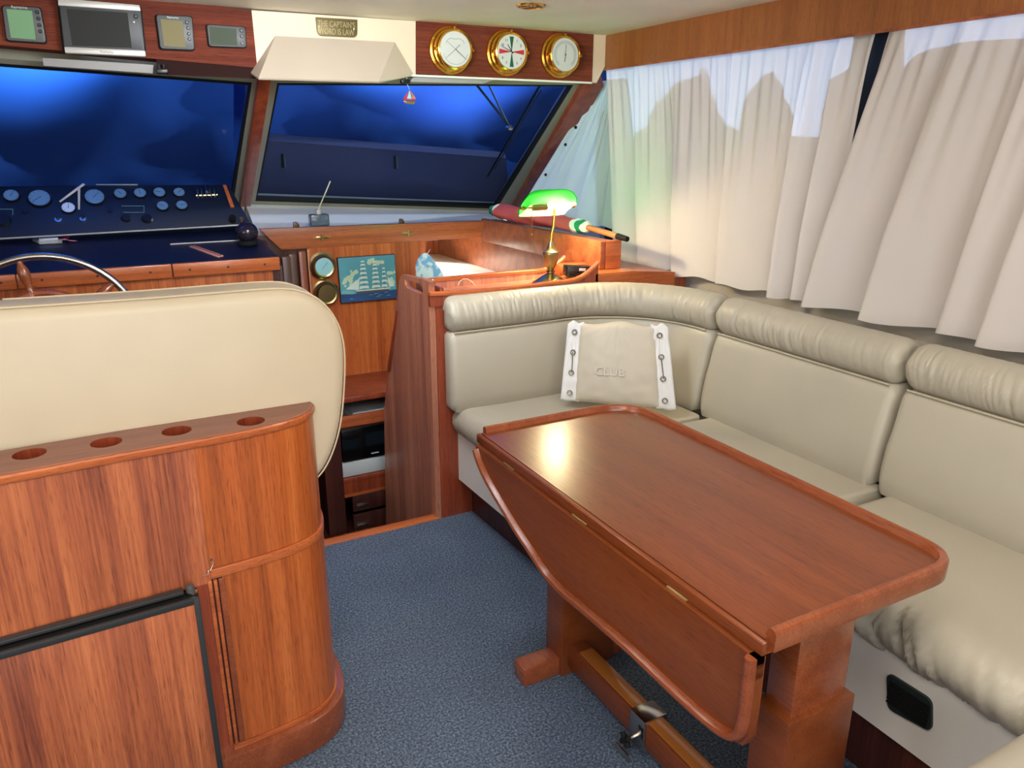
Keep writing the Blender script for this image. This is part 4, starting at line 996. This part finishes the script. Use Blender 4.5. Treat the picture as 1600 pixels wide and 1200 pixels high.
for q in ([(90, -3), (218, 8), (220, 18), (91, 9)], [(100, 73), (227, 79), (228, 89), (102, 83)]):
    a = face_y([(u, v) for u, v in q], HY-.04); B().hexa([p+Vector((0, .03, 0)) for p in a], [p+Vector((0, -.006, 0)) for p in a], .003).build('silver_bar', M['silver'], u2)
x, z = fp(167, 81.5); text_mesh('lettering', 'Raymarine', .010, M['gray'], u2, facing_y((x, HY-.0468, z)))
x, z = fp(209.5, 34.5); B().lathe([(0, -.001), (.003, -.001), (.003, .001), (0, .001)], (x, HY-.0405, z), 'y', 10).build('indicator', M['dial'], u2)
u3, fp = unit('wind_display', 'square grey display with tan screen, right of the chart plotter', [(243, 24), (299, 27), (303, 79), (250, 77)], [(251, 30), (285, 33), (290, 74), (256, 72)], 'lcdy', [(292, 35, .006), (294, 44, .006), (295, 53, .006), (296, 61, .006)])
x, z = fp(270, 27.5); text_mesh('lettering', 'Raymarine', .009, M['dial'], u3, facing_y((x, HY-.0232, z)))
u4, fp = unit('log_display', 'small grey display with dull screen at the right end of the left header board', [(322, 39), (382, 43), (384, 75), (326, 73)], [(327, 42), (369, 45), (371, 71), (329, 70)], 'lcdd', [(377, 48, .006), (377.5, 57, .006), (378, 68, .005)], th_=.018)

# brass ship's instruments
def ship(name, label, u, v, kind):
    c0 = ony(u, v, HY); R = .098; r_ = root(name, c0, label, 'clock' if kind == 'clock' else 'gauge', "round brass ship's instruments on the right header")
    B().lathe([(0, 0), (R, 0), (R, -.006), (R*.985, -.010), (R*.90, -.013), (R*.88, -.016), (R*.88, -.022), (R*.86, -.026), (R*.80, -.028), (R*.80, -.044), (R*.835, -.048), (R*.84, -.054), (R*.82, -.060), (R*.77, -.063), (R*.74, -.060), (R*.725, -.055), (0, -.055)], c0, 'y', 56).build('case', M['brass'], r_)
    B().lathe([(0, -.0575), (R*.72, -.0575), (R*.72, -.05), (0, -.05)], c0, 'y', 48).build('dial', M['dial'], r_)
    for a in (90, 180, 0):
        a = math.radians(a); p = c0+Vector((math.cos(a)*R*.86, -.05, math.sin(a)*R*.86)); B().box(p.x-.006, p.x+.006, p.y-.010, p.y+.012, p.z-.006, p.z+.006, .002).build('lug', M['brass'], r_)
    for a in (60, 150, 210, 330):
        a = math.radians(a); p = c0+Vector((math.cos(a)*R*.94, -.012, math.sin(a)*R*.94)); B().lathe([(0, -.003), (.003, -.002), (.003, 0), (0, 0)], p, 'y', 10).build('screw', M['abrass'], r_)
    Y = c0.y-.0578
    def wedge(ang, ra, rb, wa, wb, mat, nm, dy=0, par=None):
        a = math.radians(90-ang); e = Vector((math.cos(a), 0, math.sin(a))); s_ = Vector((-math.sin(a), 0, math.cos(a))); c = Vector((c0.x, Y+dy, c0.z)); n_ = 5
        q_ = [c+e*ra-s_*wa, c+e*rb-s_*wb, c+e*rb+s_*wb, c+e*ra+s_*wa]; return B().hexa(q_, [p-Vector((0, .0007, 0)) for p in q_]).build(nm, mat, par or r_, smooth=False)
    if kind == 'clock':
        for ang, mt in ((0, 'greenp'), (180, 'greenp'), (90, 'red'), (270, 'red')): wedge(ang, .006, .062, .001, .0105, M[mt], 'sector_mark')
        for h in (1, 2, 4, 5, 7, 8, 10, 11):
            a = math.radians(90-30*h); text_mesh('numeral', str(h), .015, M['red'] if h == 4 else M['ink'], r_, facing_y((c0.x+math.cos(a)*.053, Y-.0004, c0.z+math.sin(a)*.053)))
        wedge(293, -.010, .056, .0016, .0008, M['ink'], 'minute_hand', -.001); wedge(325, -.008, .036, .0022, .0014, M['ink'], 'hour_hand', -.002)
    elif kind == 'hygro':
        wedge(50, -.062, .028, .0004, .0012, M['inkg'], 'needle', -.001); wedge(-52, -.020, .045, .0009, .0004, M['inkg'], 'needle', -.001); wedge(128, 0, .062, .0014, .0006, M['ink'], 'needle', -.002)
        for sgn in (-1, 1):
            b = B()
            b.tube([(c0.x+sgn*.016+.028*math.cos(math.radians(a)), Y-.0005, c0.z+.014+.028*math.sin(math.radians(a))) for a in range(20 if sgn > 0 else 60, 125 if sgn > 0 else 165, 8)], .0007, 5); b.build('scale_arc', M['inkg'], r_)
        B().tube([(c0.x+.060*math.cos(math.radians(a)), Y-.0005, c0.z+.060*math.sin(math.radians(a))) for a in range(200, 345, 8)], .0006, 5).build('scale_arc', M['inkg'], r_)
    else:
        for rr in (.058, .050): B().tube([(c0.x+rr*math.cos(math.radians(a)), Y-.0005, c0.z+rr*math.sin(math.radians(a))) for a in range(-50, 231, 8)], .0006, 5).build('scale_arc', M['inkg'], r_)
        b = B()
        for a in range(-50, 231, 10):
            e = Vector((math.cos(math.radians(a)), 0, math.sin(math.radians(a)))); c = Vector((c0.x, Y-.0003, c0.z)); b.tube([c+e*.050, c+e*.058], .0006, 5)
        tagset(b.build('tick_marks', M['inkg'], r_), kind='stuff')
        wedge(5, -.030, .040, .0016, .0006, M['ink'], 'needle', -.001); wedge(2, -.01, .046, .0006, .0005, M['inkg'], 'set_needle', -.002)
        B().lathe([(0, -.004), (.004, -.003), (.004, 0), (0, 0)], (c0.x, Y, c0.z), 'y', 12).build('centre_knob', M['brass'], r_)
ship('brass_hygrometer', 'brass dial with crossed needles, leftmost of three on the right header', 703, 79, 'hygro')
ship('brass_ship_clock', 'brass ship clock with red and green sectors, middle of three on the header', 790, 83, 'clock')
ship('brass_barometer', 'brass barometer with single centre needle, nearest the curtain valance', 873, 87.5, 'baro')
# engraved plaque
pl_ = root('brass_plaque', ony(526, 44, HY), 'aged bronze plaque with engraved lettering above the cream hood', 'plaque')
a = [(p.x, p.z) for p in face_y([(493, 27), (558, 31), (558, 59), (496, 56)], HY)]
B().prism(rpoly(a, [.0, .0, .02, .02]), 'y', HY-.006, HY+.004, .002).build('plate', M['plaque'], pl_)
for tx, u, v in (("THE CAPTAIN'S", 526, 38.5), ("WORD IS LAW", 526, 50)):
    p = ony(u, v, HY-.0065); text_mesh('lettering', tx, .031, M['letters'], pl_, facing_y(p) @ Matrix.Scale(.70, 4, (1, 0, 0)), .0008)
for u, v in ((498.5, 41), (553.5, 45.5)): B().lathe([(0, -.002), (.003, -.001), (.003, 0), (0, 0)], ony(u, v, HY-.006), 'y', 10).build('screw', M['steel'], pl_)
# folded visors, clips and hanging charm
for k, (q, lb) in enumerate((([(66, 90), (240, 101), (239, 115), (68, 103)], 'white folded sun visor under the left header board'), ([(650, 117), (775, 123), (755, 131), (640, 128)], 'white folded sun visor under the right header board'))):
    a = face_y(q, HY+.012); r_ = root('sun_visor', a[0], lb, 'visor', 'folded sun visors under the header'); B().hexa(a, [p+Vector((0, .03, 0)) for p in a], .002).build('flap', M['visor'], r_)
for u, v, lb in ((253, 110, 'small black clip under the left header board beside the visor'), (633, 126, 'small black clip at the right corner of the cream hood')):
    p = ony(u, v, HY-.01); r_ = root('visor_clip', p, lb, 'clip', 'black clips under the header'); B().box(p.x-.020, p.x+.020, p.y-.012, p.y+.012, p.z-.012, p.z+.006, .004).build('block', M['black'], r_)
    B().tube([p+Vector((-.008, 0, .004)), p+Vector((-.008, 0, .022))], .005, 8).build('pin', M['black'], r_); B().tube([p+Vector((.008, 0, .004)), p+Vector((.008, 0, .022))], .005, 8).build('pin', M['black'], r_)
CYY = HY-.01
p = ony(640, 152, CYY); bc = root('sailboat_charm', p, 'tiny coloured sailing boat charm hanging in front of the right pane', 'charm')
def cp_(u, v): q = ony(u, v, CYY); return (q.x, q.z)
B().tube([ony(636, 131, CYY), ony(640, 140, CYY)], .0008, 5).build('thread', M['white_cloth'], bc)
B().prism([cp_(630, 157.5), cp_(650, 158), (cp_(646, 163)), cp_(633, 162)], 'y', CYY-.003, CYY+.003, .001).build('hull', M['abrass'], bc)
B().prism([cp_(631, 154.5), cp_(649, 155), cp_(649, 157), cp_(631, 156.5)], 'y', CYY-.003, CYY+.003).build('stripe', M['red'], bc)
for q, mt in (([(639.5, 141), (630, 154), (635, 154.5)], 'red'), ([(640, 141), (636, 154), (643, 154.5)], 'dialb'), ([(641, 141), (644, 154.5), (650, 154)], 'staff')):
    B().prism([cp_(*a) for a in q], 'y', CYY-.0015, CYY+.0015).build('sail', M[mt], bc)
# ceiling downlight
p = onz(830, 8, CZ); dl = root('ceiling_downlight', p, 'small round gilt recessed downlight in the ceiling above the clock', 'downlight')
B().lathe([(.020, -.002), (.040, -.004), (.048, -.008), (.054, -.006), (.056, 0), (.020, 0)], p, 'z', 36).build('ring', M['brass'], dl)
B().lathe([(0, -.006), (.012, -.007), (.020, -.002), (.020, 0), (0, 0)], p, 'z', 24).build('bulb', M['steel'], dl)

# ================================================================== LAMP
LY = 2.80
lb_ = ony(860, 436, LY); lb_.z = .922
lm = root('banker_lamp', lb_, 'brass banker lamp with lit green glass shade on the ledge', 'lamp')
c = lb_
B().lathe([(0, 0), (.078, 0), (.080, .004), (.072, .010), (.055, .020), (.035, .033), (.018, .043), (.013, .047), (.018, .050), (.020, .053), (.013, .057), (0, .057)], c, 'z', 40).build('base', M['abrass'], lm)
B().lathe([(0, .055), (.010, .056), (.016, .064), (.026, .085), (.034, .112), (.036, .128), (.033, .133), (.034, .137), (.022, .145), (.013, .160), (.009, .175), (.006, .182), (0, .182)], c, 'z', 32).build('urn', M['abrass'], lm)
B().tube([c+Vector((0, 0, .175)), c+Vector((.002, 0, .21)), c+Vector((.010, -.0, .24)), c+Vector((.014, 0, .29)), c+Vector((.014, 0, .34))], .0055, 10).build('stem', M['brass'], lm)
SA, SBx = ony(812, 318, LY).x, ony(899, 320, LY).x; SC = (SA+SBx)/2; zl = (ony(855, 319, LY-.06).z+ony(855, 337, LY+.06).z)/2; zt_ = ony(855, 299, LY).z
def shade(off, name, mat):
    """open underneath: long half drum leaning towards the sofa"""
    b = B(); N, K = 36, 18; hw = (SBx-SA)/2*.87-off; hh = (zt_-zl)-off; dp = .062-off; g = []
    for i in range(N+1):
        s_ = -1+2*i/N; e = (1-abs(s_)**6)**(1/3.) if abs(s_) < 1 else 0; row = []
        for k in range(K+1):
            a = PI*k/K; yy = -math.cos(a)*dp*(.72+.28*e); zz = (math.sin(a)**.62)*hh*(e if e > .02 else .02)
            drop = -.034*max(0, 1-k/(K*.45))*0+(.018 if k < 1 else 0)*0
            row.append(b.bm.verts.new((SC+s_*hw*(1-.06*math.sin(a)), LY+.004+yy, zl+zz*(1.0)-yy*.50)))
        g.append(row)
    for i in range(N):
        for k in range(K): b.bm.faces.new((g[i][k], g[i+1][k], g[i+1][k+1], g[i][k+1]))
    return b.build(name, mat, lm, ang=60)
shade(0, 'shade', M['shade']); shade(.0035, 'shade_lining', M['shadein'])
for xx, nm in ((SC+(SBx-SA)*.44+.004, 'finial'), (SC-(SBx-SA)*.44-.002, 'finial')): B().lathe([(0, -.012), (.006, -.010), (.009, 0), (.006, .010), (0, .012)], (xx, LY, zl+.012), 'x', 14).build(nm, M['brass'], lm)
B().tube([(SC-(SBx-SA)*.43, LY, zl+.012), (SC+(SBx-SA)*.43, LY, zl+.012)], .004, 8).build('cross_rod', M['brass'], lm)
B().tube([(SC+.006, LY, zl+.018), (SC+.10, LY, zl+.018)], .013, 14).build('bulb', M['bulb'], lm)
B().tube([(SC-.01, LY, zl+.015), (SC-.07, LY, zl+.012)], [.016, .013], 14).build('socket', M['abrass'], lm)
pc_ = ony(831, 366, LY-.01); B().tube([(pc_.x, LY-.01, zl+.01), (pc_.x, LY-.01, pc_.z)], .0012, 6).build('pull_chain', M['brass'], lm)
B().lathe([(0, -.006), (.0035, 0), (0, .006)], (pc_.x, LY-.01, pc_.z), 'z', 10).build('pull_bead', M['brass'], lm)
for xx in (SC+.03, SC+.08): lamp('bulb_light', 'POINT', (xx, LY+.004, zl+.004), 12, (1, .80, .46), .012)
# ================================================================== SMALL THINGS
# black device in the ledge cup
p = ony(901, 424, 2.80); p.z = .922; dv = root('black_handset', p, 'black handheld device lying in the ledge cup right of the lamp', 'handset')
rm = Matrix.Translation((1.822, 2.79, .968)) @ Matrix.Rotation(math.radians(-12), 4, 'Z') @ Matrix.Rotation(math.radians(4), 4, 'Y')
def dbox(args, name, mat, par, bev=.004): t_ = B().box(*args, bev); t_.bm.transform(rm); return t_.build(name, mat, par)
db = dbox((-.062, .062, -.03, .03, -.024, .024), 'body', M['black'], dv, .008)
dbox((-.008, .022, -.0315, -.028, .004, .016), 'label', M['dial'], db, .001); dbox((.058, .072, -.015, .015, -.012, .012), 'knob', M['rubber'], db)
dbox((-.05, -.02, -.034, -.028, -.018, -.004), 'grip', M['rubber'], db)
# rolled flag on its staff
fa = onx(752, 322, 2.07); fb = onx(893, 357, 2.10); fa.z = fb.z = 1.122; ff = root('rolled_flag', (fa+fb)/2, 'rolled red and green flag on a short wooden staff on the side shelf', 'flag')
fa = Vector((2.005, 3.90, 1.133)); fb = Vector((2.02, 3.02, 1.122)); fc2 = Vector((2.03, 2.80, 1.104)); ax = (fb-fa).normalized()
def roll_(a, c, r0, r1, name, mat, seed, n=40):
    pts = [a.lerp(c, k/n) for k in range(n+1)]; bb = B(); s1 = ax.cross(Vector((0, 0, 1))).normalized(); s2 = s1.cross(ax); secs = []
    for k, q in enumerate(pts):
        t_ = k/n; r = r0+(r1-r0)*t_+.007*noise.noise(Vector((t_*6, seed, 1))); row = []
        for j in range(24):
            an = 2*PI*j/24; rr = r*(1+.13*math.sin(an*3+t_*9+seed)+.08*noise.noise(Vector((math.cos(an)*2, t_*14, seed)))); row.append(q+(s1*math.cos(an)*1.05+s2*math.sin(an)*.85)*rr)
        secs.append(row)
    return bb.loft(secs).build(name, mat, ff, ang=60)
roll_(fa+ax*.03, fb-ax*.10, .047, .037, 'red_cloth', M['flagr'], 2); roll_(fa-ax*.06, fa+ax*.028, .028, .043, 'green_cloth', M['flagg'], 4, 8); roll_(fa+ax*.024, fa+ax*.034, .0445, .0455, 'white_cloth', M['white_cloth'], 4, 4)
roll_(fb-ax*.10, fb-ax*.065, .037, .035, 'white_cloth', M['white_cloth'], 6, 6); roll_(fb-ax*.065, fb-ax*.02, .034, .031, 'green_cloth', M['flagg'], 6, 6); roll_(fb-ax*.02, fb+ax*.0, .031, .020, 'white_cloth', M['white_cloth'], 8, 6)
B().tube([fa-ax*.04, fb, fc2], .013, 12).build('staff', M['staff'], ff); B().tube([fc2, fc2+(fc2-fb).normalized()*.07], [.014, .012], 12).build('ferrule', M['rubber'], ff)
# reed diffuser
p = ony(499, 352, 3.99); p = ony(499, 353, 3.99); rd_ = root('reed_diffuser', p, 'small grey glass diffuser bottle with one pale reed on the white sill', 'diffuser')
B().box(p.x-.048, p.x+.048, p.y-.03, p.y+.03, p.z, p.z+.060, .008).build('bottle', M['glassb'], rd_)
B().lathe([(0, .058), (.014, .058), (.015, .062), (.015, .082), (.010, .084), (0, .084)], p, 'z', 20).build('collar', M['silver'], rd_)
B().tube([p+Vector((0, 0, .08)), ony(516, 283, 3.99)], .0028, 6).build('reed', M['reed'], rd_)
# painting of a sailing ship
pc1, pc2, pc3, pc4 = face_y([(527, 403), (617, 397), (621, 466), (533, 474)], BY-.02)
pw = root('ship_painting', (pc1+pc3)/2, 'small unframed canvas of a white square-rigged ship, on the bulkhead by the stairs', 'painting')
B().hexa([pc1, pc2, pc3, pc4], [p+Vector((0, .018, 0)) for p in (pc1, pc2, pc3, pc4)], .001).build('canvas', plain('canvas_side', (60, 46, 50), .8), pw)
PQ = [pc4, pc3, pc2, pc1]; YP = BY-.0205
def pp_(a, b_, d=0): q_ = bil(PQ, a, b_); return (q_.x, q_.z)
def pat(pts, name, mat, d): return B().prism([pp_(*q_) for q_ in pts], 'y', YP-.0004-d, YP-d+.0006).build(name, mat, pw, smooth=False)
Msky = plain('painted_sky', (88, 160, 176), .6, var=.25); Mcl = plain('painted_cloud', (190, 206, 176), .6, var=.15); Msea = plain('painted_sea', (30, 66, 116), .6, var=.3); Mfoam = plain('painted_foam', (120, 170, 180), .6, var=.2)
Msail = plain('painted_sail', (206, 218, 210), .6, var=.1); Mhull = plain('painted_hull', (70, 74, 84), .6); Mwh = plain('painted_white', (220, 214, 196), .6)
pat([(.01, .01), (.99, .01), (.99, .99), (.01, .99)], 'painted_sky', Msky, 0)
rnd = random.Random(4)
for cx, cy, n_, r_ in ((.14, .52, 9, .07), (.24, .66, 7, .06), (.60, .88, 8, .07), (.74, .80, 5, .05), (.93, .62, 7, .06), (.92, .40, 6, .07), (.13, .40, 5, .05)):
    for k in range(n_):
        x_, z_ = cx+rnd.uniform(-.07, .07), cy+rnd.uniform(-.05, .05); rr = r_*rnd.uniform(.4, .9)
        pts = [(min(.985, max(.015, x_+rr*.8*math.cos(2*PI*q_/9))), min(.98, max(.2, z_+rr*math.sin(2*PI*q_/9)))) for q_ in range(9)]
        pat(pts, 'painted_cloud', Mcl, .0003+.00003*k)
pat([(.01, .01), (.99, .01), (.99, .21), (.7, .19), (.4, .21), (.2, .18), (.01, .20)], 'painted_sea', Msea, .0008)
for k in range(9): x_ = rnd.uniform(.06, .85); z_ = rnd.uniform(.04, .17); pat([(x_, z_), (x_+.05, z_+.006), (x_+.1, z_), (x_+.05, z_+.018)], 'painted_foam', Mfoam, .0012)
pat([(.02, .20), (.26, .20), (.2, .24), (.08, .28), (.02, .26)], 'painted_wave', Mfoam, .0011)
pat([(.24, .25), (.30, .18), (.84, .20), (.88, .26), (.6, .245), (.4, .24)], 'painted_hull', Mhull, .0014); pat([(.25, .255), (.28, .235), (.86, .235), (.88, .262)], 'painted_rail', Mwh, .0017)
for mx_, tz_, n_, w_ in ((.42, .86, 7, .085), (.63, .84, 7, .075), (.78, .68, 5, .055)):
    pat([(mx_-.004, .25), (mx_+.004, .25), (mx_+.002, tz_+.04), (mx_-.002, tz_+.04)], 'painted_mast', Mhull, .0018)
    for k in range(n_):
        t_ = k/(n_-1); z_ = .28+(tz_-.28)*(1-(1-t_)**1.15); ww = w_*(1-.62*t_); hh = (tz_-.28)/n_*(1.0-.35*t_)*.8
        pat([(mx_-ww*1.05, z_), (mx_-ww*.4, z_+.012), (mx_+ww*.5, z_+.012), (mx_+ww*1.0, z_), (mx_+ww*.86, z_+hh), (mx_-ww*.86, z_+hh)], 'painted_sail', Msail, .0020+.0001*k)
for k, pts in enumerate(([(.10, .30), (.26, .28), (.30, .50)], [(.18, .29), (.32, .27), (.35, .55)], [(.86, .28), (.96, .29), (.84, .52)])): pat(pts, 'painted_jib', Msail, .0019+.0004*k)
# brass dials on the same bulkhead
for u, v, lit in ((503, 415, 1), (508, 457, 0)):
    cc0 = ony(u, v, BY); R = ony(524, 415, BY).x-ony(503, 415, BY).x
    r_ = root('brass_bulkhead_dial', cc0, 'small brass dial with pale cyan face left of the painting' if lit else 'plain brass porthole dial below the cyan one, half behind the seat', 'gauge')
    B().lathe([(0, 0), (R*1.0, 0), (R*1.0, -.006), (R*.85, -.012), (R*.8, -.030), (R*.84, -.036), (R*.76, -.044), (R*.66, -.040), (0, -.040)], cc0, 'y', 36).build('case', M['abrass'], r_)
    B().lathe([(0, -.041), (R*.64, -.041), (R*.64, -.036), (0, -.036)], cc0, 'y', 30).build('dial', M['dialb'] if lit else M['abrass'], r_)
    if lit: B().tube([cc0+Vector((-.012, -.042, -.012)), cc0+Vector((.018, -.042, .02))], .0012, 6).build('needle', M['inkg'], r_)
# patterned mitt by the galley opening
mp = root('patterned_pot_holder', ony(672, 415, 3.88), 'blue and white patterned pot holder hanging at the edge of the bulkhead beyond the partition', 'pot holder')
q = [(650, 434), (649, 416), (653, 404), (660, 396), (666, 395), (672, 400), (680, 410), (690, 424), (694, 434), (688, 437), (660, 437)]
a = [(p.x, p.z) for p in face_y(q, 3.88)]; M['chk'] = plain('pot_holder_cloth', (176, 212, 232), .8)
t = M['chk'].node_tree; rr_ = [n for n in t.nodes if n.type == 'VALTORGB'][0]; nz = [n for n in t.nodes if n.type == 'TEX_NOISE']
for n in nz: n.inputs['Scale'].default_value = 26 if n.inputs['Scale'].default_value == 4 else 200
rr_.color_ramp.elements[0].color = lin((120, 176, 214)); rr_.color_ramp.elements[1].color = lin((214, 232, 240)); rr_.color_ramp.elements[0].position = .42; rr_.color_ramp.elements[1].position = .52
B().prism(rpoly(a, .006), 'y', 3.87, 3.885, .004).build('cloth', M['chk'], mp); B().tube([ony(668, 396, 3.87), ony(672, 390, 3.89)], .002, 6).build('loop', M['white_cloth'], mp)
# white cable looping over the ledge rim
e = [ony(u, v, 2.84) for u, v in ((716, 446), (718, 440), (724, 436), (730, 436), (737, 440), (742, 446))]
tagset(B().tube(resamp([tuple(p) for p in e], 4) if False else e, .0022, 8).build('white_cable', M['cable']), 'thin white cable arching over the ledge behind the sofa back', 'cable')
